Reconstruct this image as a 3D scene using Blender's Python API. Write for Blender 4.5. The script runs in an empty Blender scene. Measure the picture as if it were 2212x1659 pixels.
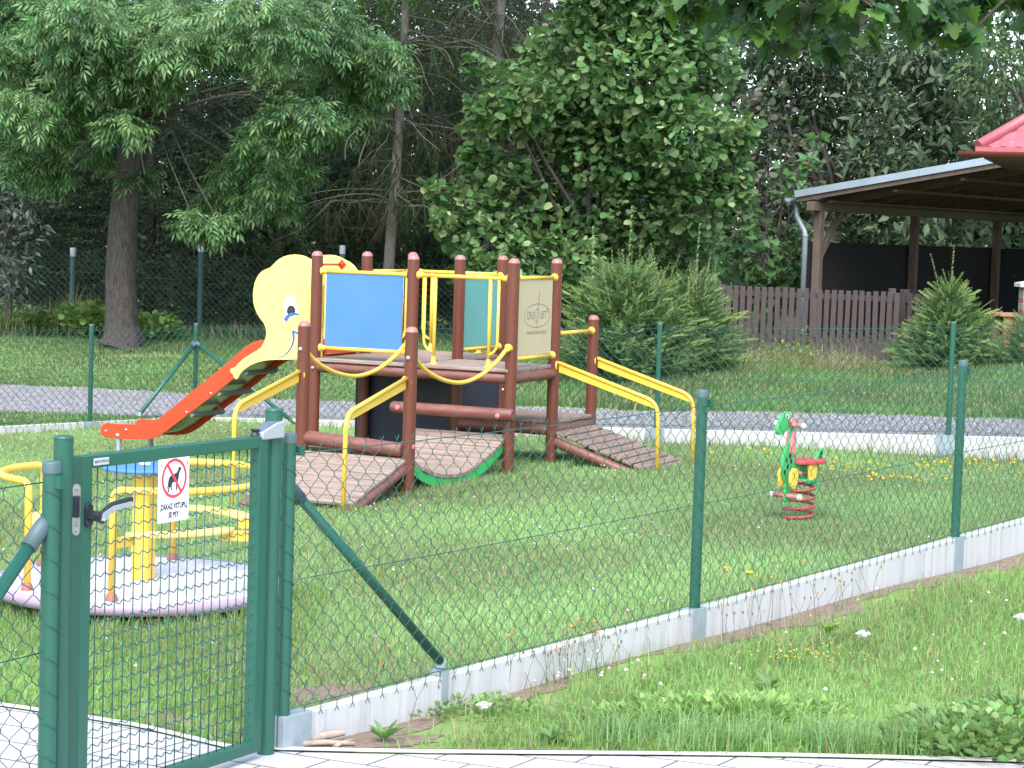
import bpy, math, random
import numpy as np
from mathutils import Vector
rng=np.random.default_rng(7); random.seed(7)
S=bpy.context.scene; COL=S.collection
# ---------------------------------------------------------------- camera geometry (surveyed from the photograph)
FP=4600.; HC=505.; ROLL=.032; PIT=math.atan((829.5-HC)/FP); EYE=np.array([0,0,1.86])
AX=np.array([1.,0,0]); AF=np.array([0,math.cos(PIT),-math.sin(PIT)]); AD=np.array([0,-math.sin(PIT),-math.cos(PIT)])
RX=math.cos(ROLL)*AX-math.sin(ROLL)*AD; RD=math.sin(ROLL)*AX+math.cos(ROLL)*AD
def at(u,v,zc): return EYE+zc*((u-1106)/FP*RX+(v-829.5)/FP*RD+AF)
# ---------------------------------------------------------------- terrain
def sst(a,b,x):
    t=np.clip((x-a)/(b-a),0,1); return t*t*(3-2*t)
BLx=[-12.,-6.2,-4.34,-3.414,1.386,3.879,6.4,14.]; BLy=[22.,20.2,21.879,22.882,20.194,18.801,17.4,13.2]
def back_line(x): return np.interp(x,BLx,BLy)
RFx=[-30,-12,-6.4,-4.04,-2.2,1.56,4.04,9,30]; RFy=[28,27.2,26.6,26.1,24.6,22.3,20.9,18.6,9]
RNx=[-30,-12,-6,-4.2,-3.4,1.386,3.879,6.4,30]; RNy=[24,23.4,22.75,22.7,22.9,20.22,18.83,17.43,5]
def road_far(x): return np.interp(x,RFx,RFy)
def gin(x,y): return .03*(x+.94)-.014*(y-7)
def terr(x,y):
    x=np.asarray(x,float); y=np.asarray(y,float)
    a=np.clip(gin(np.clip(x,-14,14),np.clip(y,0,30)),-.6,.35)
    ct=np.interp(x,[-8,-3.4,1.4,3.9,8],[-.24,-.23,.03,.18,.34])
    s=y-back_line(x)
    tgt=np.interp(x,[-12,-6,-2,4.5,7,12],[.15,.19,.15,.26,.5,.6])
    b=ct+(tgt-ct)*sst(0,5.,y-road_far(x))
    w=sst(.03,.25,s)
    return a*(1-w)+b*w+.012*np.sin(x*1.7+y)*np.sin(y*1.3-.5*x)
def tz(x,y): return float(terr(x,y))
def gnd(u,v):
    d=(u-1106)/FP*RX+(v-829.5)/FP*RD+AF; t=10.
    for i in range(60):
        P=EYE+t*d; t=.5*t+.5*(tz(P[0],P[1])-1.86)/d[2]
    return EYE+t*d
# ---------------------------------------------------------------- materials
MATS={}
def _n(nt,t,**k):
    n=nt.nodes.new(t)
    for a,b in k.items(): setattr(n,a,b)
    return n
def mat(name,c,rough=.5,c2=None,scale=8,stretch=(1,1,1),metal=0,bump=0,spec=.5,detail=6,c3=None,s3=3,t3=(.55,.7),coat=0,rotz=0):
    if name in MATS: return MATS[name]
    m=bpy.data.materials.new(name); m.use_nodes=True; nt=m.node_tree; b=nt.nodes['Principled BSDF']
    L=nt.links.new
    b.inputs['Roughness'].default_value=rough; b.inputs['Metallic'].default_value=metal; b.inputs['Specular IOR Level'].default_value=spec
    b.inputs['Coat Weight'].default_value=coat
    b.inputs['Base Color'].default_value=(*c,1)
    tc=_n(nt,'ShaderNodeTexCoord'); mp=_n(nt,'ShaderNodeMapping'); mp.inputs['Scale'].default_value=stretch
    src=tc.outputs['Object']
    if rotz:
        m0=_n(nt,'ShaderNodeMapping'); m0.inputs['Rotation'].default_value=(0,0,rotz); L(src,m0.inputs['Vector']); src=m0.outputs['Vector']
    L(src,mp.inputs['Vector'])
    if c2 is not None:
        no=_n(nt,'ShaderNodeTexNoise'); no.inputs['Scale'].default_value=scale; no.inputs['Detail'].default_value=detail; no.inputs['Roughness'].default_value=.65
        L(mp.outputs['Vector'],no.inputs['Vector'])
        rp=_n(nt,'ShaderNodeValToRGB'); rp.color_ramp.elements[0].position=.32; rp.color_ramp.elements[1].position=.68
        rp.color_ramp.elements[0].color=(*c,1); rp.color_ramp.elements[1].color=(*c2,1)
        L(no.outputs['Fac'],rp.inputs['Fac']); out=rp.outputs['Color']
        if c3 is not None:
            n3=_n(nt,'ShaderNodeTexNoise'); n3.inputs['Scale'].default_value=s3; n3.inputs['Detail'].default_value=8; n3.inputs['Roughness'].default_value=.75
            L(mp.outputs['Vector'],n3.inputs['Vector'])
            r3=_n(nt,'ShaderNodeValToRGB'); r3.color_ramp.elements[0].position=t3[0]; r3.color_ramp.elements[1].position=t3[1]
            L(n3.outputs['Fac'],r3.inputs['Fac'])
            mx=_n(nt,'ShaderNodeMix',data_type='RGBA'); L(r3.outputs['Color'],mx.inputs['Factor']); L(out,mx.inputs['A']); mx.inputs['B'].default_value=(*c3,1)
            out=mx.outputs['Result']
        L(out,b.inputs['Base Color'])
        if bump:
            bp=_n(nt,'ShaderNodeBump'); bp.inputs['Strength'].default_value=bump; bp.inputs['Distance'].default_value=.01
            L(no.outputs['Fac'],bp.inputs['Height']); L(bp.outputs['Normal'],b.inputs['Normal'])
    MATS[name]=m; return m
def leafmat(name,trans=.35,rough=.45,spec=.35):
    if name in MATS: return MATS[name]
    m=bpy.data.materials.new(name); m.use_nodes=True; nt=m.node_tree; L=nt.links.new
    b=nt.nodes['Principled BSDF']; o=nt.nodes['Material Output']
    b.inputs['Roughness'].default_value=rough; b.inputs['Specular IOR Level'].default_value=spec
    a=_n(nt,'ShaderNodeAttribute',attribute_name='col'); L(a.outputs['Color'],b.inputs['Base Color'])
    hs=_n(nt,'ShaderNodeHueSaturation'); hs.inputs['Hue'].default_value=.485; hs.inputs['Saturation'].default_value=1.1; hs.inputs['Value'].default_value=1.35
    L(a.outputs['Color'],hs.inputs['Color'])
    t=_n(nt,'ShaderNodeBsdfTranslucent'); L(hs.outputs['Color'],t.inputs['Color'])
    mx=_n(nt,'ShaderNodeMixShader'); mx.inputs['Fac'].default_value=trans
    L(b.outputs['BSDF'],mx.inputs[1]); L(t.outputs['BSDF'],mx.inputs[2]); L(mx.outputs['Shader'],o.inputs['Surface'])
    MATS[name]=m; return m
# ---------------------------------------------------------------- mesh helpers
def nrm(a):
    a=np.asarray(a,float); return a/max(np.linalg.norm(a),1e-9)
class MB:
    def __init__(s): s.v=[]; s.f=[]; s.sm=[]; s.mi=[]
    def add(s,vs,fs,smooth=False,mi=0):
        o=len(s.v); s.v+= [tuple(map(float,p)) for p in vs]
        for f in fs: s.f.append([o+i for i in f]); s.sm.append(smooth); s.mi.append(mi)
        return s
    def box(s,c,size,ex=(1,0,0),ey=(0,1,0),ez=(0,0,1),mi=0):
        c=np.asarray(c,float); ex,ey,ez=[np.asarray(a,float) for a in (ex,ey,ez)]; h=np.asarray(size,float)/2
        vs=[c+ex*h[0]*i+ey*h[1]*j+ez*h[2]*k for k in(-1,1) for j in(-1,1) for i in(-1,1)]
        return s.add(vs,[(0,2,3,1),(4,5,7,6),(0,1,5,4),(2,6,7,3),(0,4,6,2),(1,3,7,5)],mi=mi)
    def tube(s,path,r,n=12,cap=True,closed=False,mi=0):
        P=[np.asarray(p,float) for p in path]; N=len(P); R=r if hasattr(r,'__len__') else [r]*N
        T=[]
        for i in range(N):
            a=P[(i+1)%N] if (closed or i<N-1) else P[i]; b=P[i-1] if (closed or i>0) else P[i]
            T.append(nrm(a-b))
        up=np.array([0,0,1.]) if abs(T[0][2])<.9 else np.array([1.,0,0])
        x=nrm(np.cross(up,T[0])); vs=[]
        for i in range(N):
            x=nrm(x-T[i]*np.dot(x,T[i])); y=np.cross(T[i],x)
            for k in range(n):
                a=2*math.pi*k/n; vs.append(P[i]+R[i]*(math.cos(a)*x+math.sin(a)*y))
        fs=[]; M=N if closed else N-1
        for i in range(M):
            j=(i+1)%N
            for k in range(n): fs.append((i*n+k,i*n+(k+1)%n,j*n+(k+1)%n,j*n+k))
        o=len(s.v); s.add(vs,fs,True,mi)
        if cap and not closed:
            s.f.append([o+k for k in range(n)][::-1]); s.sm.append(False); s.mi.append(mi)
            s.f.append([o+(N-1)*n+k for k in range(n)]); s.sm.append(False); s.mi.append(mi)
        return s
    def lathe(s,prof,origin,axis=(0,0,1),n=16,mi=0,ang=None):
        az=nrm(axis); up=np.array([0,0,1.]) if abs(az[2])<.9 else np.array([1.,0,0]); ax=nrm(np.cross(up,az)); ay=np.cross(az,ax); o=np.asarray(origin,float)
        vs=[]; fs=[]
        for r,z in prof:
            for k in range(n):
                a=2*math.pi*k/n; vs.append(o+az*z+max(r,1e-4)*(math.cos(a)*ax+math.sin(a)*ay))
        for i in range(len(prof)-1):
            for k in range(n): fs.append((i*n+k,i*n+(k+1)%n,(i+1)*n+(k+1)%n,(i+1)*n+k))
        return s.add(vs,fs,True,mi)
    def prism(s,pts,o,ex,ey,th,mi=0):
        o=np.asarray(o,float); ex=np.asarray(ex,float); ey=np.asarray(ey,float); ez=np.cross(ex,ey); n=len(pts)
        a=[o+ex*p[0]+ey*p[1]-ez*th/2 for p in pts]; b=[q+ez*th for q in a]
        fs=[list(range(n))[::-1],[n+i for i in range(n)]]+[(i,(i+1)%n,n+(i+1)%n,n+i) for i in range(n)]
        return s.add(a+b,fs,mi=mi)
    def build(s,name,m,parent=None,bevel=0,seg=2):
        return link(name,s.v,s.f,m,parent,s.sm,s.mi,bevel,seg)
def origin_of(p):
    while p is not None:
        if p.parent is None: return np.array(p.location)
        p=p.parent
    return np.zeros(3)
def link(name,v,f,m,parent=None,sm=None,mi=None,bevel=0,seg=2):
    me=bpy.data.meshes.new(name); v=np.asarray(v,float)-origin_of(parent)
    me.from_pydata(v.tolist(),[],f)
    if sm is not None: me.polygons.foreach_set('use_smooth',sm)
    for x in (m if isinstance(m,(list,tuple)) else [m]): me.materials.append(x)
    if mi is not None and any(mi): me.polygons.foreach_set('material_index',mi)
    me.update(); o=bpy.data.objects.new(name,me); COL.objects.link(o); o.parent=parent
    if bevel:
        b=o.modifiers.new('bevel','BEVEL'); b.width=bevel; b.segments=seg; b.limit_method='ANGLE'; b.angle_limit=.6
    return o
def big(name,V,Fc,cols,m,parent=None):
    """V (N,3) float, Fc (M,k) int faces of equal size, cols (N,3)."""
    V=np.asarray(V,np.float32)-origin_of(parent).astype(np.float32); M,k=Fc.shape
    me=bpy.data.meshes.new(name); me.vertices.add(len(V)); me.vertices.foreach_set('co',V.ravel())
    me.loops.add(M*k); me.loops.foreach_set('vertex_index',Fc.astype(np.int32).ravel())
    me.polygons.add(M); me.polygons.foreach_set('loop_start',np.arange(0,M*k,k,dtype=np.int32))
    me.update(calc_edges=True)
    a=me.color_attributes.new('col','FLOAT_COLOR','POINT'); c=np.ones((len(V),4),np.float32); c[:,:3]=cols; a.data.foreach_set('color',c.ravel())
    me.materials.append(m); o=bpy.data.objects.new(name,me); COL.objects.link(o); o.parent=parent; return o
def thing(name,label,cat,loc,group=None):
    o=bpy.data.objects.new(name,None); COL.objects.link(o); o.location=tuple(map(float,loc)); o.empty_display_size=.1
    return tag(o,label,cat,group)
def tag(o,label,cat,group=None,kind=None):
    o['label']=label; o['category']=cat
    if group: o['group']=group
    if kind: o['kind']=kind
    return o
def setting(o,kind='structure',label=None):
    o['kind']=kind
    if label: o['label']=label
    return o
def arc(path,n=6):
    """round the corners of a polyline: path of (point, radius)"""
    out=[]
    for i,(p,r) in enumerate(path):
        p=np.asarray(p,float)
        if r==0 or i in(0,len(path)-1): out.append(p); continue
        a=nrm(np.asarray(path[i-1][0],float)-p); b=nrm(np.asarray(path[i+1][0],float)-p)
        for k in range(n+1):
            t=k/n; q0=p+a*r; q1=p+b*r
            out.append((1-t)**2*q0+2*t*(1-t)*p+t*t*q1)
    return out
def crom(pts,n=6):
    P=[np.asarray(p,float) for p in pts]; P=[2*P[0]-P[1]]+P+[2*P[-1]-P[-2]]; out=[]
    for i in range(1,len(P)-2):
        for k in range(n):
            t=k/n; a,b,c,d=P[i-1:i+3]
            out.append(.5*((2*b)+(-a+c)*t+(2*a-5*b+4*c-d)*t*t+(-a+3*b-3*c+d)*t**3))
    out.append(P[-2]); return out
def text_geo(txt,size,bold=0.,sx=1.):
    cu=bpy.data.curves.new('t','FONT'); cu.body=txt; cu.size=size; cu.align_x='CENTER'; cu.align_y='CENTER'; cu.offset=bold; cu.resolution_u=3
    ob=bpy.data.objects.new('t',cu); COL.objects.link(ob); dg=bpy.context.evaluated_depsgraph_get()
    me=ob.evaluated_get(dg).to_mesh(); v=[(p.co.x*sx,p.co.y) for p in me.vertices]; f=[list(p.vertices) for p in me.polygons]
    ob.evaluated_get(dg).to_mesh_clear(); bpy.data.objects.remove(ob); bpy.data.curves.remove(cu)
    return v,f
def text(mb,txt,size,o,ex,ey,bold=0.,sx=1.,mi=0):
    v,f=text_geo(txt,size,bold,sx); o=np.asarray(o,float)
    mb.add([o+np.asarray(ex)*x+np.asarray(ey)*y for x,y in v],f,mi=mi); return mb
# foliage ------------------------------------------------------------
def frames(d,up=None,roll=None):
    """orthonormal frames with ex along d (N,3)"""
    d=d/np.linalg.norm(d,axis=1,keepdims=True); u=np.tile([0,0,1.],(len(d),1)) if up is None else up
    ey=np.cross(u,d); l=np.linalg.norm(ey,axis=1,keepdims=True); ey=np.where(l>1e-3,ey/np.maximum(l,1e-3),np.array([[1.,0,0]]))
    ez=np.cross(d,ey)
    if roll is not None:
        c=np.cos(roll)[:,None]; s=np.sin(roll)[:,None]; ey,ez=c*ey+s*ez,c*ez-s*ey
    return d,ey,ez
def scat(T,F,pos,fr,scale,col):
    T=np.asarray(T,float); F=np.asarray(F); ex,ey,ez=fr; N=len(pos); k=len(T); sc=np.broadcast_to(np.asarray(scale,float),(N,))[:,None,None]
    V=pos[:,None,:]+sc*(T[None,:,0:1]*ex[:,None]+T[None,:,1:2]*ey[:,None]+T[None,:,2:3]*ez[:,None])
    Fc=(F[None]+(np.arange(N)*k)[:,None,None]).reshape(-1,F.shape[1])
    return V.reshape(-1,3),Fc,np.repeat(col,k,axis=0)
def merge(parts):
    V=[];F=[];Cc=[];o=0
    for v,f,c in parts: V.append(v);F.append(f+o);Cc.append(c);o+=len(v)
    return np.concatenate(V),np.concatenate(F),np.concatenate(Cc)
def gcol(n,base,var=.25,hue=.12,pale=None,pp=.0):
    c=np.tile(np.asarray(base,float),(n,1))*(1+var*rng.standard_normal((n,1))).clip(.4,1.8)
    c*=1+hue*rng.standard_normal((n,3))*[1,.35,1]
    if pale is not None:
        k=rng.random(n)<pp; c[k]=np.asarray(pale)*(1+.15*rng.standard_normal((k.sum(),1)))
    return c.clip(.002,.9)
def leaf_round(cup=.12):
    w=[(.0,0),(.12,.32),(.4,.47),(.72,.38),(1.,0)]
    T=[(a,0,-cup*0.5) for a,b in w]+[(a,b,cup*b*1.2) for a,b in w[1:4]]+[(a,-b,cup*b*1.2) for a,b in w[1:4]]
    F=[(0,1,5),(1,6,5),(1,2,6),(2,7,6),(2,3,7),(3,4,7),(0,8,1),(1,8,9),(1,9,2),(2,9,10),(2,10,3),(3,10,4)]
    return T,F
def leaf_lance():
    return [(0,0,0),(.45,.19,.05),(1,0,-.08),(.45,-.19,.05)],[(0,2,1),(0,3,2)]
def leaf_maple():
    o=[(0,.04),(-.1,.28),(.1,.24),(.12,.55),(.28,.42),(.36,.5),(.42,.3),(.58,.36),(.62,.2),(.8,.16),(1,0)]
    pts=[(a,b) for a,b in o]+[(a,-b) for a,b in o[-2::-1]]
    T=[(.15,0,-.04)]+[(a,b,.1*abs(b)-.12*max(a-.5,0)) for a,b in pts]; n=len(pts)
    return T,[(0,i+1,i+2) for i in range(n-1)]
def leaf_pinnate(npair=4,droop=.35):
    T=[];F=[]
    def lf(b,d,L,w):
        o=len(T); b=np.array(b);d=nrm(d);s=nrm(np.cross(d,[0,0,1])); dn=np.array([0,0,-.06*1])
        T.extend([b,b+d*L*.5+s*w,b+d*L+dn*1.5,b+d*L*.5-s*w]); F.extend([(o,o+2,o+1),(o,o+3,o+2)])
    ce=lambda t:(t,0,-droop*t*t)
    for i in range(npair):
        t=.22+.62*i/(npair-1)
        for sgn in(-1,1): lf(ce(t),(.62,sgn*.85,-.28-droop*t),.34,.055)
    lf(ce(.9),(1,0,-2*droop),.36,.06)
    o=len(T); T.extend([(0,.008,0),(0,-.008,0),(.5,-.008,-droop*.25),(.5,.008,-droop*.25),(.95,0,-droop*.9)]); F.extend([(o,o+1,o+2),(o,o+2,o+3),(o+3,o+2,o+4)])
    return T,F
def shoot(n=26,L=1.,nl=.1,w=.018,droop=0.,up=.35):
    T=[];F=[]
    for i in range(n):
        t=i/n; a=2.4*i; d=nrm([.75,math.cos(a),math.sin(a)+.1]); b=np.array([t*L,0,-droop*t*t]); s=nrm(np.cross(d,[.3,.2,1]))
        k=nl*(1 if t<.8 else 1-.5*(t-.8)/.2); o=len(T); T.extend([b-s*w,b+s*w,b+d*k]); F.append((o,o+1,o+2))
    o=len(T); T.extend([(0,-.012,0),(0,.012,0),(L,0,-droop)]); F.append((o,o+1,o+2))
    return T,F
# ---------------------------------------------------------------- camera, sky, sun
from mathutils import Matrix
cd=bpy.data.cameras.new('camera'); co=bpy.data.objects.new('camera',cd); COL.objects.link(co)
cd.lens=FP/2212*36; cd.sensor_width=36; cd.clip_end=500; cd.clip_start=.05
up=-RD; M=Matrix(((RX[0],up[0],-AF[0],EYE[0]),(RX[1],up[1],-AF[1],EYE[1]),(RX[2],up[2],-AF[2],EYE[2]),(0,0,0,1))); co.matrix_world=M; S.camera=co
SUN_EL=math.radians(54); SUN_AZ=math.radians(-172)   # azimuth from +Y towards +X
w=bpy.data.worlds.new('World'); S.world=w; w.use_nodes=True; nt=w.node_tree; bg=nt.nodes['Background']
sk=_n(nt,'ShaderNodeTexSky'); sk.sky_type='NISHITA'; sk.sun_disc=False; sk.sun_elevation=SUN_EL; sk.sun_rotation=SUN_AZ; sk.air_density=1.0; sk.dust_density=2.; sk.ozone_density=.6
nt.links.new(sk.outputs['Color'],bg.inputs['Color']); bg.inputs['Strength'].default_value=.15
sl=bpy.data.lights.new('sun','SUN'); so=bpy.data.objects.new('sun',sl); COL.objects.link(so); sl.energy=1.15; sl.angle=math.radians(50); sl.color=(1,.985,.96)
sd=Vector((math.sin(SUN_AZ)*math.cos(SUN_EL),math.cos(SUN_AZ)*math.cos(SUN_EL),math.sin(SUN_EL))); so.rotation_euler=sd.to_track_quat('Z','Y').to_euler(); so.location=(0,0,20)
S.view_settings.view_transform='Standard'; S.view_settings.look='None'; S.view_settings.gamma=1; S.view_settings.exposure=1.84; S.view_settings.use_curve_mapping=False
try:
    S.cycles.use_denoising=True; S.cycles.max_bounces=8; S.cycles.transparent_max_bounces=8
except Exception: pass
# ---------------------------------------------------------------- ground sheets
gx=np.unique(np.concatenate([np.linspace(-90,-14,20),np.linspace(-14,14,141),np.linspace(14,90,20)])); gy=np.unique(np.concatenate([np.linspace(-20,1,8),np.linspace(1,36,176),np.linspace(36,140,20)]))
XX,YY=np.meshgrid(gx,gy,indexing='ij'); ZZ=terr(XX,YY); nx,ny=XX.shape
V=np.stack([XX,YY,ZZ],-1).reshape(-1,3); ii=(np.arange(nx-1)[:,None]*ny+np.arange(ny-1)[None]).ravel(); Fq=np.stack([ii,ii+ny,ii+ny+1,ii+1],-1)
M_soilgrass=mat('lawn_ground',(.16,.24,.075),.95,(.21,.285,.10),6,bump=.2,c3=(.22,.19,.09),s3=1.1,t3=(.62,.85),spec=.1)
setting(big('ground',V,Fq,np.ones((len(V),3)),M_soilgrass))
def strip(name,fa,fb,xs,m,nacross,dz,kind='structure'):
    V=[];F=[];n=len(xs)
    for x in xs:
        a,b=fa(x),fb(x)
        for k in range(nacross+1):
            y=a+(b-a)*k/nacross; V.append((x,y,0))
    V=np.array(V); V[:,2]=terr(V[:,0],V[:,1])+dz
    k1=nacross+1; F=[(i*k1+k,(i+1)*k1+k,(i+1)*k1+k+1,i*k1+k+1) for i in range(n-1) for k in range(nacross)]
    o=big(name,V,np.array(F),np.ones((len(V),3)),m); setting(o,kind); return o
M_gravel=mat('gravel',(.175,.17,.172),.95,(.275,.268,.272),42,bump=.8,c3=(.24,.215,.19),s3=2.5,spec=.2)
jn=lambda x,a,s: a*math.sin(x*3.1+s)+a*.6*math.sin(x*7.3+2*s)
strip('gravel_road',lambda x:float(np.interp(x,RNx,RNy))+.05+(jn(x,.06,1) if x<-3.6 else 0),lambda x:float(road_far(x))+jn(x,.07,2),np.linspace(-14,13,220),M_gravel,8,.006)
# stones scattered in the gravel
n=9000; sx=rng.uniform(-8,7,n); a=np.interp(sx,RNx,RNy)+.1; b=np.interp(sx,RFx,RFy)-.05; sy=a+(b-a)*rng.random(n); sp=np.stack([sx,sy,terr(sx,sy)+.01],-1)
T=np.array([(1,0,0),(-.5,.87,.1),(-.5,-.87,0),(.1,0,.9)]); Ft=np.array([(0,1,3),(1,2,3),(2,0,3)])
an=rng.uniform(0,6.28,n); fr=(np.stack([np.cos(an),np.sin(an),0*an],-1),np.stack([-np.sin(an),np.cos(an),0*an],-1),np.tile([0,0,1.],(n,1)))
c=np.tile([.22,.215,.22],(n,1))*rng.uniform(.6,1.35,(n,1)); v,f_,c=scat(T,Ft,sp,fr,rng.uniform(.008,.028,n),c)
setting(big('road_stones',v,f_,c,leafmat('stone_chip',0,.9,.2)),'stuff')
# paving: one sheet, edge stones as a separate strip
PV=[(-6.2,10.6),(-2.82,8.63),(-1.95,8.17),(-1.35,7.81),(-.93,7.45),(-.79,7.47),(-.62,7.43)]; q=gnd(2212,1648); q0=gnd(640,1623)
PV=PV[:5]+[(-.86,7.47),(q0[0],q0[1]),(q[0],q[1]),(6,6.35)]
def pav_edge(x): return np.interp(x,[p[0] for p in PV],[p[1] for p in PV])
mp=bpy.data.materials.new('concrete_pavers'); mp.use_nodes=True; nt=mp.node_tree; L=nt.links.new; b=nt.nodes['Principled BSDF']; b.inputs['Roughness'].default_value=.9; b.inputs['Specular IOR Level'].default_value=.2
tc=_n(nt,'ShaderNodeTexCoord'); mm=_n(nt,'ShaderNodeMapping'); mm.inputs['Rotation'].default_value=(0,0,.53); L(tc.outputs['Object'],mm.inputs['Vector'])
bk=_n(nt,'ShaderNodeTexBrick'); bk.inputs['Color1'].default_value=(.50,.49,.485,1); bk.inputs['Color2'].default_value=(.44,.435,.43,1); bk.inputs['Mortar'].default_value=(.13,.12,.11,1)
bk.inputs['Scale'].default_value=1; bk.inputs['Mortar Size'].default_value=.006; bk.inputs['Brick Width'].default_value=.30; bk.inputs['Row Height'].default_value=.20; bk.inputs['Mortar Smooth'].default_value=.25; L(mm.outputs['Vector'],bk.inputs['Vector'])
no=_n(nt,'ShaderNodeTexNoise'); no.inputs['Scale'].default_value=60; no.inputs['Detail'].default_value=8; L(tc.outputs['Object'],no.inputs['Vector'])
n2=_n(nt,'ShaderNodeTexNoise'); n2.inputs['Scale'].default_value=3; L(tc.outputs['Object'],n2.inputs['Vector'])
hv=_n(nt,'ShaderNodeMapRange'); hv.inputs['To Min'].default_value=.86; hv.inputs['To Max'].default_value=1.1; L(no.outputs['Fac'],hv.inputs['Value'])
h2=_n(nt,'ShaderNodeMapRange'); h2.inputs['To Min'].default_value=.85; h2.inputs['To Max'].default_value=1.08; L(n2.outputs['Fac'],h2.inputs['Value'])
ml=_n(nt,'ShaderNodeMath',operation='MULTIPLY'); L(hv.outputs['Result'],ml.inputs[0]); L(h2.outputs['Result'],ml.inputs[1])
mu=_n(nt,'ShaderNodeMix',data_type='RGBA',blend_type='MULTIPLY'); mu.inputs['Factor'].default_value=1; L(bk.outputs['Color'],mu.inputs['A']); L(ml.outputs['Value'],mu.inputs['B']); L(mu.outputs['Result'],b.inputs['Base Color'])
bp=_n(nt,'ShaderNodeBump'); bp.inputs['Strength'].default_value=.5; bp.inputs['Distance'].default_value=.004; bp.invert=True; L(bk.outputs['Fac'],bp.inputs['Height']); L(bp.outputs['Normal'],b.inputs['Normal'])
strip('paved_path',lambda x:1.5,lambda x:float(pav_edge(x))-.044,np.linspace(-6.2,6,160),mp,30,.008)
M_edge=mat('edge_stone',(.50,.49,.47),.9,(.62,.61,.59),30,c3=(.36,.34,.31),s3=9,spec=.2)
strip('path_edging',lambda x:float(pav_edge(x))-.05,lambda x:float(pav_edge(x))+.004,np.linspace(-6.2,6,160),M_edge,1,.016)
# bare soil strips and patches
M_soil=mat('bare_soil',(.165,.125,.092),.97,(.27,.215,.165),40,bump=.9,c3=(.10,.075,.05),s3=9,spec=.1)
FL0=np.array([-.778,7.467]); FLd=np.array([.5906,.807]); FLn=np.array([.807,-.5906])   # right-hand fence line and its outward normal
def soilpoly(name,pts,dz=.0028):
    """irregular patch: pts = list of (x,y); draped as a fan grid"""
    P=np.array(pts); c=P.mean(0); n=len(P); V=[];F=[]; K=6
    for k in range(K+1):
        for p in P: q=c+(p-c)*k/K; V.append((q[0],q[1],tz(q[0],q[1])+dz))
    F=[(k*n+i,k*n+(i+1)%n,(k+1)*n+(i+1)%n,(k+1)*n+i) for k in range(1,K) for i in range(n)]+[(i+n,(i+1)%n+n,i) for i in range(n)]
    o=link(name,V,F,M_soil); setting(o); return o
def blob(cx,cy,rx,ry,rot=0,n=40,j=.22):
    r_=random.Random(int(cx*100+cy*7)); ph=[r_.uniform(0,6.28) for _ in range(4)]; out=[]
    for i in range(n):
        a=2*math.pi*i/n; k=1+j*(math.sin(2*a+ph[0])*.5+math.sin(5*a+ph[1])*.4+math.sin(9*a+ph[2])*.3+.3*math.sin(13*a+ph[3]))
        x,y=rx*k*math.cos(a),ry*k*math.sin(a); out.append((cx+x*math.cos(rot)-y*math.sin(rot),cy+x*math.sin(rot)+y*math.cos(rot)))
    return out
SOIL=[]   # (cx,cy,rx,ry,rot) also used to thin the grass
def soil(cx,cy,rx,ry,rot=0): SOIL.append((cx,cy,rx,ry,rot)); soilpoly('soil_patch',blob(cx,cy,rx,ry,rot))
ang=math.atan2(FLd[1],FLd[0])
Vs=[];Fs=[]
for i,t in enumerate(np.linspace(0.05,9,140)):
    wd=.11+.05*math.sin(t*2.3)+.04*math.sin(t*5.1+1)+.03*math.sin(t*13)+(.06 if t>2.6 else .0)
    for k,dd in enumerate((.02,.02+wd*.5,.02+wd)):
        p=FL0+FLd*t+FLn*dd; Vs.append((p[0],p[1],tz(*p)+.0028))
for i in range(139):
    for k in range(2): Fs.append((i*3+k,i*3+k+1,(i+1)*3+k+1,(i+1)*3+k))
setting(link('soil_strip',Vs,Fs,M_soil))
soil(-.52,7.60,.3,.12,.3); soil(.15,7.46,.5,.05,-.1); soil(-1.6,10.02,.7,.16,.05); soil(-2.65,10.45,.3,.3,.2); soil(-.72,8.5,.30,.20,.6); soil(-1.2,7.90,.42,.10,-.62)
soil(-3.6,19.3,.5,.2,.2); SOIL.append((-4.9,29.2,.9,.25,.1))
# ---------------------------------------------------------------- fences
M_green=mat('green_coating',(.014,.088,.058),.36,(.017,.100,.066),3,c3=(.03,.13,.085),s3=6,t3=(.62,.8),spec=.5)
M_wire=mat('green_wire',(.022,.088,.072),.4)
M_cap=mat('grey_plastic_cap',(.06,.105,.115),.5)
M_galv=mat('galvanised_sheet',(.27,.32,.35),.5,(.35,.40,.43),14,metal=.25)
M_conc=mat('concrete_board',(.46,.455,.445),.9,(.54,.535,.525),9,stretch=(1.6,1.6,.10),c3=(.33,.315,.29),s3=8,t3=(.50,.72),spec=.2,bump=.15)
def wires(mb,segs,r):
    """thin three-sided rods, appended in bulk"""
    for a,b in segs:
        a=np.asarray(a);b=np.asarray(b); t=nrm(b-a); x=nrm(np.cross(t,[.31,.2,.93])); y=np.cross(t,x); o=len(mb.v)
        for p in (a,b):
            for k in range(3):
                q=p+r*(math.cos(2.094*k)*x+math.sin(2.094*k)*y); mb.v.append((q[0],q[1],q[2]))
        for k in range(3): mb.f.append([o+k,o+(k+1)%3,o+3+(k+1)%3,o+3+k]); mb.sm.append(True); mb.mi.append(0)
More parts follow.
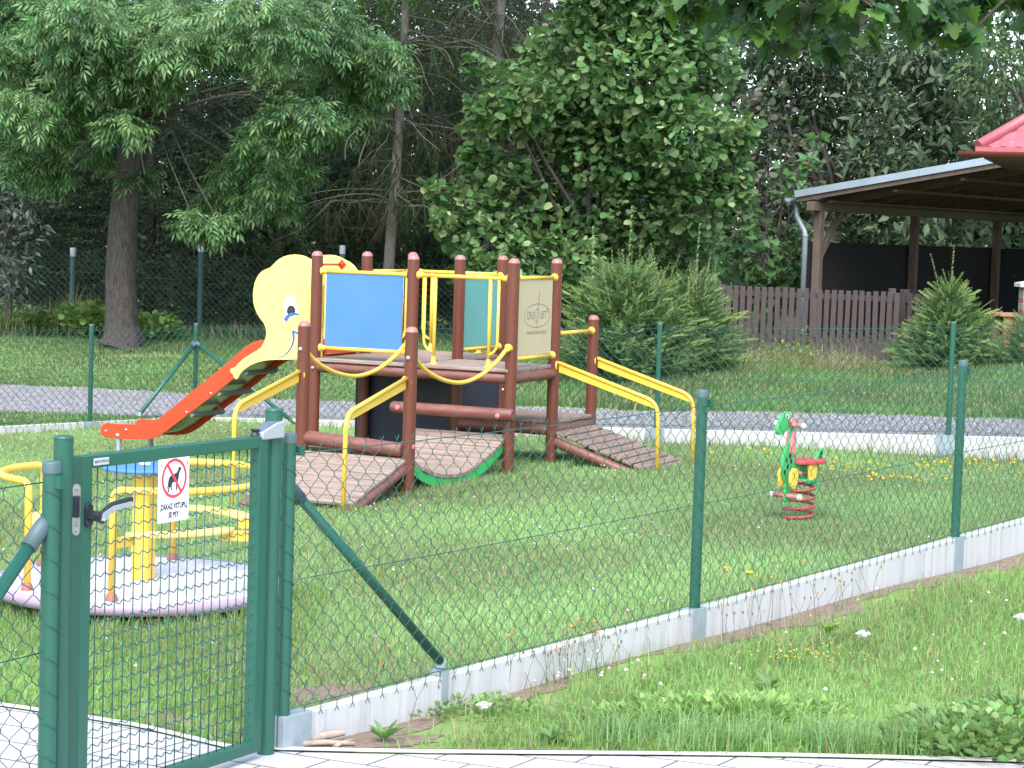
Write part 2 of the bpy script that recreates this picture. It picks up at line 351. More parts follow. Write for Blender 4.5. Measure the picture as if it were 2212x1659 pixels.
def diamonds(mb,P0,P1,h0,dia,r,hooks=True,off=.0):
    """chain link between two base points P0,P1 (x,y,z); h0 = height of mesh"""
    P0=np.asarray(P0,float);P1=np.asarray(P1,float); d=P1-P0; L=np.linalg.norm(d[:2]); t=d/L; n=nrm([-t[1],t[0],0]); hw=dia/2
    nc=int(L/hw); hw=L/nc; nr=max(2,int(round(h0/(dia/2)))); hh=h0/nr
    def kn(i,j,s=0):
        jit=.0035*math.sin(i*12.9+j*78.2+P0[0]*9); b=math.sin(math.pi*i/nc)*.012*(j/nr)
        return P0+t*(hw*i+jit)+np.array([0,0,hh*j-b*.8+.003*math.sin(i*3.7+j*5.1)])+n*(off+s*r*.9)
    segs=[]
    for i in range(nc):
        for j in range(nr):
            a=(i,j) if (i+j)%2==0 else (i+1,j); b=(i+1,j+1) if (i+j)%2==0 else (i,j+1)
            A=kn(*a,1 if a[0]==i else -1); B=kn(*b,1 if b[0]==i else -1)
            # the bend at each knot: two short turns and a long straight
            m0=A+(B-A)*.10+np.array([0,0,.004]); m1=A+(B-A)*.90-np.array([0,0,.004])
            segs+= [(A,m0),(m0,m1),(m1,B)]
    if hooks:
        for i in range(nc+1):
            for j,s in ((nr,1),(0,-1)):
                if (i+j)%2==0:
                    A=kn(i,j); segs+= [(A,A+np.array([0,0,.018*s])),(A+np.array([0,0,.016*s]),A+t*.012+np.array([0,0,.036*s])),(A+np.array([0,0,.016*s]),A-t*.012+np.array([0,0,.034*s]))]
    wires(mb,segs,r)
def fence_post(parent,top,zb,r,name='post',cap=True,m=None,capm=None,caph=.035):
    mb=MB(); x,y,z=top; mb.lathe([(r,zb),(r,z-caph)],(x,y,0),n=18); p=mb.build(name,m or M_green,parent)
    c=MB(); c.lathe([(r*1.07,z-caph),(r*1.07,z-.006),(r*.99,z-.001),(r*.6,z+.001),(0,z+.001)],(x,y,0),n=18); c.build('cap',capm or M_cap,p); return p
def tension(parent,pts,hs,r=.0021,name='tension_wire'):
    for h in hs:
        P=[np.asarray(p)+np.array([0,0,h]) for p in pts]
        Q=[]
        for a,b in zip(P[:-1],P[1:]):
            for k in range(8): Q.append(a+(b-a)*k/8+np.array([0,0,-.006*math.sin(math.pi*k/8)]))
        Q.append(P[-1]); mb=MB(); mb.tube(Q,r,5); mb.build(name,M_wire,parent)
def brace(parent,a,b,r=.019,clampend=True):
    a=np.asarray(a,float);b=np.asarray(b,float); mb=MB(); mb.tube([a,b],r,14); p=mb.build('brace',M_green,parent)
    d=nrm(b-a); c=MB(); c.tube([a-d*.035,a-d*.01,a+d*.075],[r*1.0,r*1.22,r*1.22],14); c.build('brace_socket',M_cap,p)
    c=MB(); c.tube([b-d*.02,b+d*.012],r*.8,8); c.box(b+d*.015,(.03,.03,.035)); c.build('brace_foot',M_galv,p)
def board(a,b,label,th=.05,depth=.5,group=None,pa=.0):
    """concrete gravel board from a to b (top edge points)"""
    a=np.asarray(a,float);b=np.asarray(b,float); t=nrm([b[0]-a[0],b[1]-a[1],0]); n=np.array([-t[1],t[0],0])
    mb=MB(); vs=[]
    for p in (a,b):
        for s in (-1,1): vs.append(p+n*s*th/2)
    vs+= [v-np.array([0,0,depth]) for v in vs]
    mb.add(vs,[(0,1,3,2),(4,6,7,5),(0,2,6,4),(1,5,7,3),(0,4,5,1),(2,3,7,6)]); o=mb.build('concrete_board',M_conc,None,.006)
    return tag(o,label,'kerb board',group)
def bracket(parent,p,t,zt,out,wd=.125,th=.062,h=.42):
    mb=MB(); n=np.array([-t[1],t[0],0.]); c=np.array([p[0],p[1],zt-h/2+.004]); mb.box(c,(wd,th,h),t,n); mb.build('kerb_bracket',M_galv,parent,.002)
HF=1.01
NB='grey boards along the bottom of the fences'
# right-hand front fence
PR=[(-.778,7.467,1.135),(.872,9.706,1.177),(2.546,12.025,1.229),(4.25,14.36,1.29),(6.3,17.35,1.36)]
tF=np.array([.5906,.807,0])
fr_=thing('chain_link_fence','green chain link fence running from the gate hinge along the right side of the lawn','fence',(PR[0][0],PR[0][1],tz(*PR[0][:2])))
base=[np.array([x,y,z-HF]) for x,y,z in PR]
for i,(x,y,z) in enumerate(PR):
    p=fence_post(fr_,(x,y,z),z-HF-.3,.0255); bracket(fr_,(x+tF[0]*(.05 if i==0 else 0),y+tF[1]*(.05 if i==0 else 0)),tF,z-HF,1,.125 if i else .15)
    c=MB(); c.box(np.array([x,y,z-.062])+tF*.034+np.array([.02,-.015,0]),(.026,.02,.032),tF,(-tF[1],tF[0],0)); c.build('wire_clip',M_green,p)
mb=MB()
for a,b in zip(base[:-1],base[1:]): diamonds(mb,a+[.0,0,.012],b+[0,0,.012],.925,.0865,.0016,off=-.026)
mb.build('wire_mesh',M_wire,fr_)
off=np.array([FLn[0],FLn[1],0])*.027
tension(fr_,[b+off for b in base],(.03,.49,.938))
lp=MB(); Q=[]
for j in range(9*18):
    t=j/18; a=-2*math.pi*t+1.2; Q.append(np.array([base[0][0]+.028*math.cos(a),base[0][1]+.028*math.sin(a),base[0][2]+.06+t*.098]))
lp.tube(Q,.0015,5)
lp.build('lacing_wire',M_wire,fr_)
b0=np.array([-.778,7.467,0])+tF*.035; bt=np.array(PR[0][:2])+tF[:2]*.90
zc_=np.interp(.9,[0,2.78],[PR[0][2]-HF,PR[1][2]-HF]); brace(fr_,b0+np.array([0,0,.94])+off*.0-np.array([FLn[0],FLn[1],0])*.02,np.array([bt[0],bt[1],zc_+.055]))
c=MB(); c.box(np.array([bt[0],bt[1],zc_-.035])+np.array([FLn[0],FLn[1],0])*.028,(.045,.005,.12),tF,(-tF[1],tF[0],0)); c.box(np.array([bt[0],bt[1],zc_+.012]),(.05,.06,.022),tF,(-tF[1],tF[0],0)); c.build('brace_plate',M_galv,fr_,.001)
LB=['grey concrete board under the front fence between the gate and the first post','grey concrete board under the front fence between its first and second free posts','grey concrete board under the front fence at the right edge of the picture','grey concrete board under the front fence farthest to the right']
for i in range(4):
    a=base[i]+tF*(.1 if i==0 else .0); board(a,base[i+1]-tF*.002,LB[i],group=NB)
# left front fence
tL=nrm([-.4895,-.872,0]); nL=np.array([-tL[1],tL[0],0]); P0=np.array([-1.362,6.305,1.141]); P0b=P0+tL*2.5; P0b[2]=1.13
fl_=thing('chain_link_fence','green chain link fence left of the gate with a slanting brace in the corner','fence',(P0[0],P0[1],tz(*P0[:2])))
p=fence_post(fl_,P0,-.2,.027); c=MB(); c.box(P0+np.array([.03,-.016,-.06]),(.03,.024,.036),tL,nL); c.build('wire_clip',M_green,p)
fence_post(fl_,P0b,-.2,.025)
mb=MB(); diamonds(mb,P0+[0,0,-1.13],P0b+[0,0,-1.13],1.04,.0865,.0016,off=-.027); mb.build('wire_mesh',M_wire,fl_)
tension(fl_,[P0-nL*.027-[0,0,HF+.1],P0b-nL*.027-[0,0,HF+.1]],(.03,.53,1.045))
lp=MB(); Q=[]
for j in range(10*18):
    t=j/18; a=-2*math.pi*t-2.6; Q.append(np.array([P0[0]+.030*math.cos(a),P0[1]+.030*math.sin(a),.07+t*.1]))
lp.tube(Q,.0015,5)
lp.build('lacing_wire',M_wire,fl_)
brace(fl_,P0+np.array([0,0,-.2])+tL*.03-nL*.012,P0+tL*.92+np.array([0,0,-1.05])-nL*.012,.021)
# rear fence in two runs that meet at the braced corner post
PB=[(-3.414,22.882,.793),(-1.03,21.54,.93),(1.386,20.194,1.064),(3.879,18.801,1.21),(6.3,17.4,1.36)]
PL=[(-3.414,22.882,.793),(-4.34,21.879,.796),(-6.1,20.0,.80)]
def run(P,label,nb,skip=0):
    t_=thing('chain_link_fence',label,'fence',(P[-1][0],P[-1][1],P[-1][2]-HF))
    for i,(x,y,z) in enumerate(P):
        if i<skip: continue
        d=np.array(P[min(i+1,len(P)-1)])-np.array(P[max(i-1,0)]); d[2]=0; d=nrm(d)
        fence_post(t_,(x,y,z),z-HF-.3,.024,caph=.02); bracket(t_,(x,y),d,z-HF,1,.20,.064,.4)
    mb=MB(); 
    for a,b in zip(P[:-1],P[1:]): diamonds(mb,np.array(a)-[0,0,HF-.015],np.array(b)-[0,0,HF-.015],.94,.087,.0025,off=.026)
    mb.build('wire_mesh',M_wire,t_)
    for a,b in zip(P[:-1],P[1:]): pass
    n=np.array([.5,.86,0])*.026; tension(t_,[np.array(p)-[0,0,HF]+n for p in P],(.03,.48,.955))
    for i,(a,b) in enumerate(zip(P[:-1],P[1:])): board(np.array(a)-[0,0,HF],np.array(b)-[0,0,HF],nb[i],group=NB)
    return t_
fb_=run(PB,'green chain link fence across the back of the lawn in front of the gravel road','grey concrete board under the back fence behind the slide|grey concrete board under the back fence behind the climbing tower|grey concrete board under the back fence behind the spring rider|grey concrete board under the back fence at its right end'.split('|'),0)
fq_=run(PL,'green chain link fence at the back left behind the foot of the slide','grey concrete board under the back left fence nearest the braced corner post|grey concrete board under the back left fence at the left edge of the picture'.split('|'),1)
c0=np.array([-3.414,22.882,.793-.21])
def zoff(P,k,t): a=np.array(P[k]);b=np.array(P[k+1]); d=nrm([b[0]-a[0],b[1]-a[1],0]); q=a+d*t; return np.array([q[0],q[1],a[2]-HF+.05])
brace(fq_,c0,np.array(at(303,893,22.0)),.022); brace(fb_,c0,np.array(at(640,917,22.3)),.022)
# old taller fence in front of the trees
OX=np.linspace(-10.8,2.6,8); 
of=thing('old_fence','old rusty green wire fence with taped post tops in front of the dark trees','fence',(-4.7,32.05,tz(-4.7,32.05)))
M_old=mat('old_green_paint',(.03,.095,.08),.6,(.05,.12,.105),7,c3=(.10,.08,.06),s3=9,t3=(.6,.7)); M_tape=mat('silver_tape',(.40,.42,.44),.4,(.52,.54,.56),30)
obase=[]
for i,x in enumerate([-10.9,-8.75,-6.657,-4.733,-2.611,-.5,1.6]):
    zb=tz(x,32.05); zt=[1.5,1.46,1.44,1.571,1.604,1.6,1.58][i]; p=fence_post(of,(x,32.05,zt),zb-.2,.042,m=M_old,capm=M_tape,caph=.13); obase.append(np.array([x,32.05,zb+.03]))
mb=MB()
for a,b in zip(obase[:-1],obase[1:]): diamonds(mb,a,b,1.18,.10,.0030,hooks=False,off=-.045)
mb.build('wire_mesh',mat('old_wire',(.055,.10,.095),.6),of)
# ---------------------------------------------------------------- gate
GR=np.array([-.825,7.384,1.228]); GL=np.array([-1.348,6.40,1.209]); A_=np.array([-1.301,6.465]); B_=np.array([-.833,7.30])
tG=nrm([B_[0]-A_[0],B_[1]-A_[1],0]); nG=np.array([tG[1],-tG[0],0]); LG=np.linalg.norm(B_-A_); ZT=1.14; ZB=.037; UZ=np.array([0,0,1.])
gt=thing('garden_gate','closed green metal gate with square tube frame and crimped wire infill between two round posts','gate',(*((A_+B_)/2),tz(*((A_+B_)/2))))
for q,l in ((GR,'hinge'),(GL,'latch')):
    fence_post(gt,q,-.1,.030,name='gate_post',capm=M_green,caph=.008)
def gp(s,h,d=0): return np.array([A_[0],A_[1],0])+tG*s+UZ*h+nG*d   # s along leaf, h height, d out of the front face
TW,TD=.046,.042; fm=MB()
fm.box(gp(TW/2,(ZT+ZB)/2,-TD/2),(TW,TD,ZT-ZB),tG,nG,UZ); fm.box(gp(LG-TW/2,(ZT+ZB)/2,-TD/2),(TW,TD,ZT-ZB),tG,nG,UZ)
fm.box(gp(LG/2,ZT-.02,-TD/2),(LG-2*TW,TD-.001,.04),tG,nG,UZ); fm.box(gp(LG/2,ZB+.02,-TD/2),(LG-2*TW,TD-.001,.04),tG,nG,UZ)
fm.build('frame',M_green,gt,.003)
wm=MB(); n=19; x0,x1=TW,LG-TW; z0,z1=ZB+.04,ZT-.04
for i in range(1,n): 
    s=x0+(x1-x0)*i/n; wm.tube([gp(s,z0,-.02),gp(s,z1,-.02)],.0021,6)
for j in range(1,21):
    h=z0+(z1-z0)*j/21; Q=[]
    for i in range(n+1):
        s=x0+(x1-x0)*i/n; w_=(x1-x0)/n; Q.append(gp(s,h+.0045,-.022))
        if i<n: Q+= [gp(s+w_*.28,h-.002,-.018),gp(s+w_*.45,h-.0055,-.018),gp(s+w_*.62,h-.003,-.018),gp(s+w_*.8,h+.0035,-.02)]
    Q.append(gp(x1+.014,h+.003,-.024)); wm.tube(Q,.0019,6)
wm.build('wire_infill',M_wire,gt)
rv=MB()
for j in range(1,21): rv.lathe([(.0045,0),(.004,.003),(0,.004)],gp(LG-TW,z0+(z1-z0)*j/21+.004,-.030),-tG,8)
rv.build('rivets',M_green,gt)
M_steel=mat('brushed_steel',(.40,.39,.37),.35,(.46,.45,.43),40,metal=.7); M_blk=mat('black_plastic',(.018,.020,.028),.4); M_silver=mat('silver_paint',(.33,.35,.37),.45,metal=.2)
def pill(w,h,n=8):
    r=w/2; o=[]
    for i in range(n+1): a=math.pi*i/n; o.append((r*math.cos(a),h/2-r+r*math.sin(a)))
    for i in range(n+1): a=math.pi+math.pi*i/n; o.append((r*math.cos(a),-h/2+r+r*math.sin(a)))
    return o
lk=MB(); lk.prism(pill(.03,.16),gp(-.0015,.975,-.021),nG,UZ,.003); lkp=lk.build('lock_plate',M_steel,gt)
lb=MB(); lb.box(gp(-.012,.985,-.020),(.022,.024,.066),tG,nG,UZ); lb.build('latch_bolt',M_blk,lkp,.004)
for h in (1.04,.91,.93):
    sb=MB(); sb.lathe([(.0075 if h!=.93 else .004,0),(.006,.002),(0,.002)],gp(-.003,h,-.021),-tG,10); sb.build('screw',M_silver,lkp)
hd=MB(); hs,hh=.026,.957
hd.prism(pill(.033,.075),gp(hs,hh,.004),tG,UZ,.010); hd.tube([gp(hs,hh,.006),gp(hs+.003,hh,.058)],.0165,14)
hdp=hd.build('handle',M_blk,gt,.002)
lv_=[(-.018,-.016),(-.004,-.021),(.012,-.016),(.022,.006),(.04,.018),(.135,.030),(.137,.048),(.13,.051),(.04,.042),(.014,.030),(-.012,.016)]
l2=MB(); l2.prism(lv_,gp(hs,hh,.060),tG,UZ,.014); lvp=l2.build('lever',M_blk,hdp,.003)
l3=MB(); l3.prism([(x*.93+.002,y*.70+.002) for x,y in lv_],gp(hs,hh,.0680),tG,UZ,.0025); l3.build('lever_face',M_silver,lvp,.001)
l4=MB(); l4.lathe([(.006,0),(.005,.002),(0,.002)],gp(hs-.002,hh-.008,.0692),nG,10); l4.build('keyhole',M_steel,lvp)
cl=MB(); c0_=GR-UZ*.075+nG*.006
cl.prism([(.012,-.026),(-.112,-.026),(-.118,-.018),(-.118,.002),(-.03,.03),(.012,.033)],c0_+nG*.010,tG,UZ,.05); clp=cl.build('gate_closer',mat('grey_closer',(.36,.38,.40),.45,metal=.15),gt,.005)
ct=MB(); ct.prism([(-.115,.0035),(-.031,.0325),(-.002,.0355),(-.002,.034),(-.03,.030),(-.115,.001)],c0_+nG*.010,tG,UZ,.038); ct.build('closer_lid',mat('dark_closer_lid',(.10,.12,.17),.4),clp)
cs=MB(); cs.lathe([(.016,0),(.016,.008),(.012,.009),(.012,.016),(.016,.017),(.016,.022)],gp(LG-.05,ZT+.002,-.02),UZ,12); cs.build('closer_spindle',M_blk,clp)
npz=MB(); npz.prism([(-.034,-.011),(.034,-.011),(.036,-.009),(.036,.009),(.034,.011),(-.034,.011),(-.036,.009),(-.036,-.009)],gp(.083,ZT-.021,.0015),tG,UZ,.003); npp=npz.build('name_plate',mat('plate_alu',(.50,.51,.50),.45,metal=.2),gt,.0008)
tm=MB(); text(tm,'BETAFENCE',.0115,gp(.088,ZT-.021,.0034),tG,UZ,.0002); tm.box(gp(.054,ZT-.021,.0034),(.006,.0006,.006),tG,nG,UZ); tm.build('lettering',mat('plate_ink',(.06,.07,.10),.6),npp)
# sign on the gate
sc_=np.array([-1.0845,6.846,1.001]); s0=np.dot(sc_[:2]-A_,tG[:2]); SW,SH=.156,.206
sg=thing('prohibition_sign','white no dogs sign with a red ring hanging on the wire of the green gate','sign',gp(s0,1.0,.0))
bd=MB(); bd.box(gp(s0,.999,.004),(SW,.003,SH),tG,nG,UZ); bd.build('sign_board',mat('sign_white',(.78,.78,.79),.45,(.80,.80,.81),5),sg,.0006)
M_red=mat('sign_red',(.62,.045,.07),.5); M_ink=mat('sign_black',(.02,.021,.03),.5)
rg=MB(); R1,R0=.0645,.0545; cy=1.037
vs=[gp(s0+r*math.cos(a),cy+r*math.sin(a),.0062) for r in(R0,R1) for a in np.linspace(0,2*math.pi,49)[:-1]]
rg.add(vs,[(i,(i+1)%48,48+(i+1)%48,48+i)[::-1] for i in range(48)]); a45=np.array([-.62,.785]); nn=np.array([.785,.62])*.0052
P=[a45*.056+nn,a45*.056-nn,-a45*.056-nn,-a45*.056+nn]; rg.add([gp(s0+q[0],cy+q[1],.0070) for q in P],[(0,1,2,3)]); rg.build('ring_and_slash',M_red,sg)
dog=[(.040,.033),(.036,.038),(.030,.040),(.025,.036),(.021,.026),(.013,.019),(-.008,.014),(-.020,.010),(-.028,.002),(-.031,-.010),(-.033,-.022),(-.040,-.033),(-.041,-.036),(-.036,-.034),(-.030,-.024),(-.029,-.030),(-.033,-.043),(-.034,-.046),(-.026,-.045),(-.026,-.042),(-.020,-.027),(-.016,-.030),(-.013,-.041),(-.006,-.041),(-.011,-.029),(-.011,-.018),(0,-.011),(.010,-.014),(.013,-.028),(.012,-.041),(.020,-.041),(.019,-.024),(.024,-.010),(.027,.004),(.030,.018),(.033,.025),(.040,.028)]
dg=MB(); dg.add([gp(s0+x*.93-.002,cy+y*.93-.001,.0060) for x,y in dog],[list(range(len(dog)))]); dg.build('dog_silhouette',M_ink,sg)
tx=MB(); text(tx,'ZÁKAZ VSTUPU',.0245,gp(s0,.946,.0060),tG,UZ,.0010,.77); text(tx,'SE PSY',.0245,gp(s0,.918,.0060),tG,UZ,.0010,.77); tx.build('lettering',mat('sign_blue_ink',(.012,.015,.035),.5),sg)
st=MB()
for dx in(-.066,.066):
    for h in(1.078,.932): st.tube([gp(s0+dx,h,.006),gp(s0+dx,h+.010,.007)],.0014,5)
st.build('cable_ties',M_ink,sg)
# ---------------------------------------------------------------- play tower
TA=np.array([-1.644,17.657]); TH=.4124; U3=np.array([math.cos(TH),-math.sin(TH),0]); V3=np.array([math.sin(TH),math.cos(TH),0]); SP=.89
def L(u,v,z): return np.array([TA[0],TA[1],0])+U3*u+V3*v+UZ*z
def gz(u,v): q=L(u,v,0); return tz(q[0],q[1])
M_post=mat('red_brown_stain',(.108,.029,.016),.42,(.15,.042,.023),5,stretch=(9,9,.7),c3=(.105,.030,.022),s3=5,t3=(.50,.72),spec=.45,bump=.08)
M_dome=mat('faded_post_top',(.36,.17,.15),.4,(.30,.11,.09),6)
M_log=mat('log_stain',(.14,.042,.028),.45,(.20,.085,.065),4,stretch=(2,2,6),c3=(.34,.20,.17),s3=5,t3=(.62,.78))
M_plank=mat('weathered_planks',(.20,.145,.110),.75,(.36,.285,.235),7,stretch=(.5,9,9),c3=(.14,.095,.07),s3=5,t3=(.50,.72),rotz=TH,spec=.3,bump=.15)
M_plankv=mat('brown_planks',(.16,.11,.085),.75,(.29,.215,.175),7,stretch=(9,.5,9),c3=(.11,.075,.055),s3=5,t3=(.5,.72),rotz=TH,spec=.3,bump=.15)
M_yel=mat('yellow_powder_coat',(.76,.47,.055),.35,(.80,.51,.07),3,spec=.5)
M_blue=mat('blue_panel',(.060,.175,.52),.6,(.075,.20,.56),2,spec=.3); M_teal=mat('teal_panel',(.13,.36,.32),.6,(.15,.39,.35),2,spec=.3)
M_beige=mat('beige_panel',(.50,.415,.26),.65,(.54,.45,.29),20,stretch=(1,1,.1),spec=.3); M_navy=mat('shade_navy_panel',(.012,.014,.030),.6)
M_redp=mat('red_plastic',(.66,.055,.018),.32,(.58,.05,.015),3,spec=.5,c3=(.66,.12,.07),s3=6,t3=(.60,.75)); M_ele=mat('pale_yellow_plastic',(.85,.66,.17),.38,(.88,.70,.20),3,spec=.4,c3=(.66,.52,.17),s3=3.5,t3=(.60,.85))
M_pink=mat('pink_plug',(.70,.16,.17),.4); M_bolt=mat('bolt_steel',(.55,.55,.55),.35,metal=.7); M_gr=mat('green_strip',(.03,.42,.10),.4)
tw=thing('play_tower','wooden climbing tower with brown posts and a red slide with yellow elephant head sides','play tower',L(.9,.5,gz(.9,.5)))
def tpost(u,v,z,r=.0475):
    q=L(u,v,0); mb=MB(); mb.lathe([(r*1.02,gz(u,v)-.15),(r,z-.04)],q,n=20); p=mb.build('post',M_post,tw)
    d=MB(); d.lathe([(r*1.0,z-.04),(r*.93,z-.024),(r*.7,z-.009),(r*.4,z-.002),(0,z)],q,n=20); d.build('post_top',M_dome,p); return p
PT={}
for k,(i,j) in dict(A=(0,0),B=(1,0),C=(2,0),E=(0,1),G=(1,1),D=(2,1),F=(0,2),H=(1,2)).items(): PT[k]=tpost(i*SP,j*SP,1.667)
s1=tpost(.80,-1.62,1.165); s2=tpost(1.695,-1.62,1.162); s3=tpost(1.78,1.768,1.177)
def bolt(p,pos,ax,r=.013,m=None,name='bolt_cap'):
    b=MB(); b.lathe([(r,0),(r,.004),(r*.7,.010),(0,.012)],pos,ax,12); b.build(name,m or M_bolt,p)
bolt(s1,L(.80,-1.67,.955),-V3,.016); bolt(s2,L(1.695,-1.67,.935),-V3,.016); bolt(PT['A'],L(.01,-.05,.70),-V3,.014); bolt(PT['C'],L(1.74,-.05,.62),-V3,.011)
bolt(s2,L(1.742,-1.64,.285),U3,.02,M_pink)
def log(a,b,r,par,name='log_beam',round_=True):
    a=np.asarray(a);b=np.asarray(b); d=nrm(b-a); mb=MB(); e=r*.3
    n=6; P=[a,a+d*e]+[a+(b-a)*(k/n) for k in range(1,n)]+[b-d*e,b]; R=[r*.82,r]+[r*(1+.03*math.sin(k*2.1+a[0]*5)) for k in range(1,n)]+[r,r*.82]
    mb.tube(P,R,18); return mb.build(name,M_log,par)
# decks
def planks(name,corner,eu,ev,lu,lv,n,th,m,par,gap=.015):
    """n planks laid side by side along ev, each running along eu"""
    mb=MB(); w_=lv/n; r_=random.Random(len(name)+n)
    nz=np.cross(eu,ev)
    for i in range(n):
        j=r_.uniform(-.006,.006); c=corner+eu*(lu/2+j)+ev*(w_*(i+.5))-nz*(th/2+r_.uniform(0,.003)); mb.box(c,(lu,w_-gap,th),eu,ev,nz)
    return mb.build(name,m,par,.007)
planks('deck',L(-.005,-.055,.785),U3,V3,.86,.94,10,.03,M_plank,tw); planks('deck',L(.90,-.055,.784),U3,V3,.875,.94,11,.03,M_plank,tw); planks('deck',L(0,.895,.786),U3,V3,.89,.90,10,.03,M_plank,tw)
for a,b in (((.03,0),(.86,0)),((.92,0),(1.75,0)),((1.78,.03),(1.78,.86)),((0,.89),(.89,.89)),((.89,.89),(1.78,.89)),((0,.03),(0,.86)),((0,.92),(0,1.75)),((.03,1.78),(.86,1.78)),((.89,.92),(.89,1.75))):
    log(L(*a,.708),L(*b,.708),.046,tw)
planks('landing_deck',L(.93,.885,.31),V3,-U3*-1,.92,.86,9,.03,M_plankv,tw) if False else planks('landing_deck',L(.90,.90,.31),U3,V3,.91,.87,9,.03,M_plankv,tw)
log(L(1.78,.92,.232),L(1.78,1.74,.232),.046,tw); log(L(.92,.89,.232),L(1.75,.89,.232),.046,tw); log(L(.92,1.78,.232),L(1.75,1.78,.232),.046,tw)
def slab(name,a,b,z0,z1,th,m,par,bevel=.003):
    a=np.asarray(a);b=np.asarray(b); d=nrm(b-a); n=np.cross(d,UZ); mb=MB(); mb.box((a+b)/2+UZ*(z0+z1)/2,(np.linalg.norm(b-a),th,z1-z0),d,n,UZ); return mb.build(name,m,par,bevel)
slab('dark_panel',L(-.11,.955,0),L(.84,.955,0),-.12,.655,.016,M_navy,tw); slab('dark_panel',L(.905,.95,0),L(.905,1.73,0),-.10,.655,.016,M_navy,tw); None  # under-deck shade is worked into the very dark navy
# rails with flanges
def flange(p,par,d,r=.034):
    f=MB(); f.lathe([(r,0),(r,.006),(r*.72,.011),(.024,.014),(.021,.05),(.018,.055)],p,d,16); f.build('flange',M_yel,par)
def rail(a,b,z,par=tw,r=.0165,inset=.045):
    a=L(*a,z);b=L(*b,z); d=nrm(b-a); mb=MB(); mb.tube([a+d*inset,b-d*inset],r,14); p=mb.build('rail',M_yel,par); flange(a+d*inset,p,d); flange(b-d*inset,p,-d); return p
rail((0,0),(.89,0),1.502); rail((0,0),(.89,0),.868); rail((.89,0),(1.78,0),1.502); rail((1.78,0),(1.78,.89),1.508); rail((1.78,0),(1.78,.89),.862)
rail((.89,.89),(.89,1.78),1.482); rail((.89,.89),(.89,1.78),.858); rail((0,.89),(0,1.78),1.495); rail((0,1.78),(.89,1.78),1.495); rail((1.78,.89),(1.78,1.768),1.04)
slab('blue_panel',L(.092,0,0),L(.800,0,0),.884,1.486,.012,M_blue,tw); bp_=slab('beige_panel',L(1.78,.10,0),L(1.78,.80,0),.880,1.492,.012,M_beige,tw); slab('teal_panel',L(.89,1.00,0),L(.89,1.69,0),.876,1.466,.012,M_teal,tw)
# lettering cut into the beige panel (seen from the +U side, reading towards +V)
tl=MB(); cc=L(1.7872,.487,1.20)
text(tl,'CRO',.092,cc-V3*.135+UZ*.0,V3,UZ,-.0008,.82); text(tl,'UET',.092,cc+V3*.125,V3,UZ,-.0008,.82); text(tl,'®',.06,cc+V3*.222+UZ*.035,V3,UZ,-.0006,.9)
text(tl,'www.placezabaw.com.pl',.052,cc-UZ*.135,V3,UZ,-.0006,.80)
def ell(rx,rz,w_,c,n=48,a0=0,a1=2*math.pi,tilt=0):
    vs=[]
    for s in(1,0):
        for k in range(n+1):
            a=a0+(a1-a0)*k/n; x,z=(rx-w_*(1-s))*math.cos(a),(rz-w_*(1-s))*math.sin(a); vs.append(c+V3*(x*math.cos(tilt)-z*math.sin(tilt))+UZ*(x*math.sin(tilt)+z*math.cos(tilt)))
    tl.add(vs,[(k,k+1,n+2+k,n+1+k) for k in range(n)])
ell(.272,.098,.0045,cc); ell(.040,.055,.0045,cc-V3*.012+UZ*.002,32,.2,5.6,-.1); ell(.017,.052,.0035,cc+V3*.005-UZ*.052,28,0,6.2832,.15)
for dx in(-.006,.004):
    q=cc+V3*(.012+dx); tl.add([q,q+V3*.0035,q+V3*.0265+UZ*.205,q+V3*.023+UZ*.205],[(0,1,2,3)])
tl.build('lettering',mat('engraved_grey',(.16,.145,.105),.7),bp_)
# entrance grips
def grip(u,v,du,ax):
    q=L(u,v,0); mb=MB(); mb.tube([q+UZ*.80,q+UZ*1.492],.0145,12); j=q+ax*du
    mb.tube(arc([(j+UZ*1.492,0),(j+UZ*.905,.085),(q+UZ*.885,0)],8),.0115,10); p=mb.build('grip_bar',M_yel,tw)
    f=MB(); f.lathe([(.042,.787),(.042,.792),(.022,.796),(.0165,.845),(.0145,.85)],q,n=14); f.build('flange',M_yel,p)
grip(1.093,0,-.092,U3); grip(1.581,0,.075,U3); grip(.20,1.78,-.085,U3); grip(.68,1.78,.08,U3); grip(0,1.10,-.085,V3); grip(0,1.58,.08,V3)
# swinging-bridge hand ropes (bent tubes), hanging bridge
def swag(pts,p0):
    mb=MB(); mb.tube(crom(pts,6),.0165,12); p=mb.build('swag_rail',M_yel,tw); flange(np.asarray(pts[-1])+V3*.02,p,nrm(np.asarray(pts[-2])-np.asarray(pts[-1])),.036); flange(np.asarray(pts[0])-V3*.02,p,nrm(np.asarray(pts[1])-np.asarray(pts[0])),.036)
sw=[(-1.60,.955),(-1.44,.850),(-1.15,.755),(-.84,.716),(-.54,.752),(-.28,.842),(-.065,.955)]
swag([L(1.70+.08*(v+1.62)/1.62,v,z) for v,z in sw],0); swag([L(.80+.09*(v+1.62)/1.62,v,z) for v,z in sw],0)
ar=crom([np.array(p) for p in [(-1.60,.258),(-1.42,.145),(-1.18,.060),(-.93,.018),(-.62,.022),(-.36,.090),(-.13,.182),(.02,.258)]],10); ar=np.array(ar)
sl_=np.concatenate([[0],np.cumsum(np.linalg.norm(np.diff(ar,axis=0),axis=1))]); nb=17; mb=MB(); r_=random.Random(3)
hb=thing  # placeholder
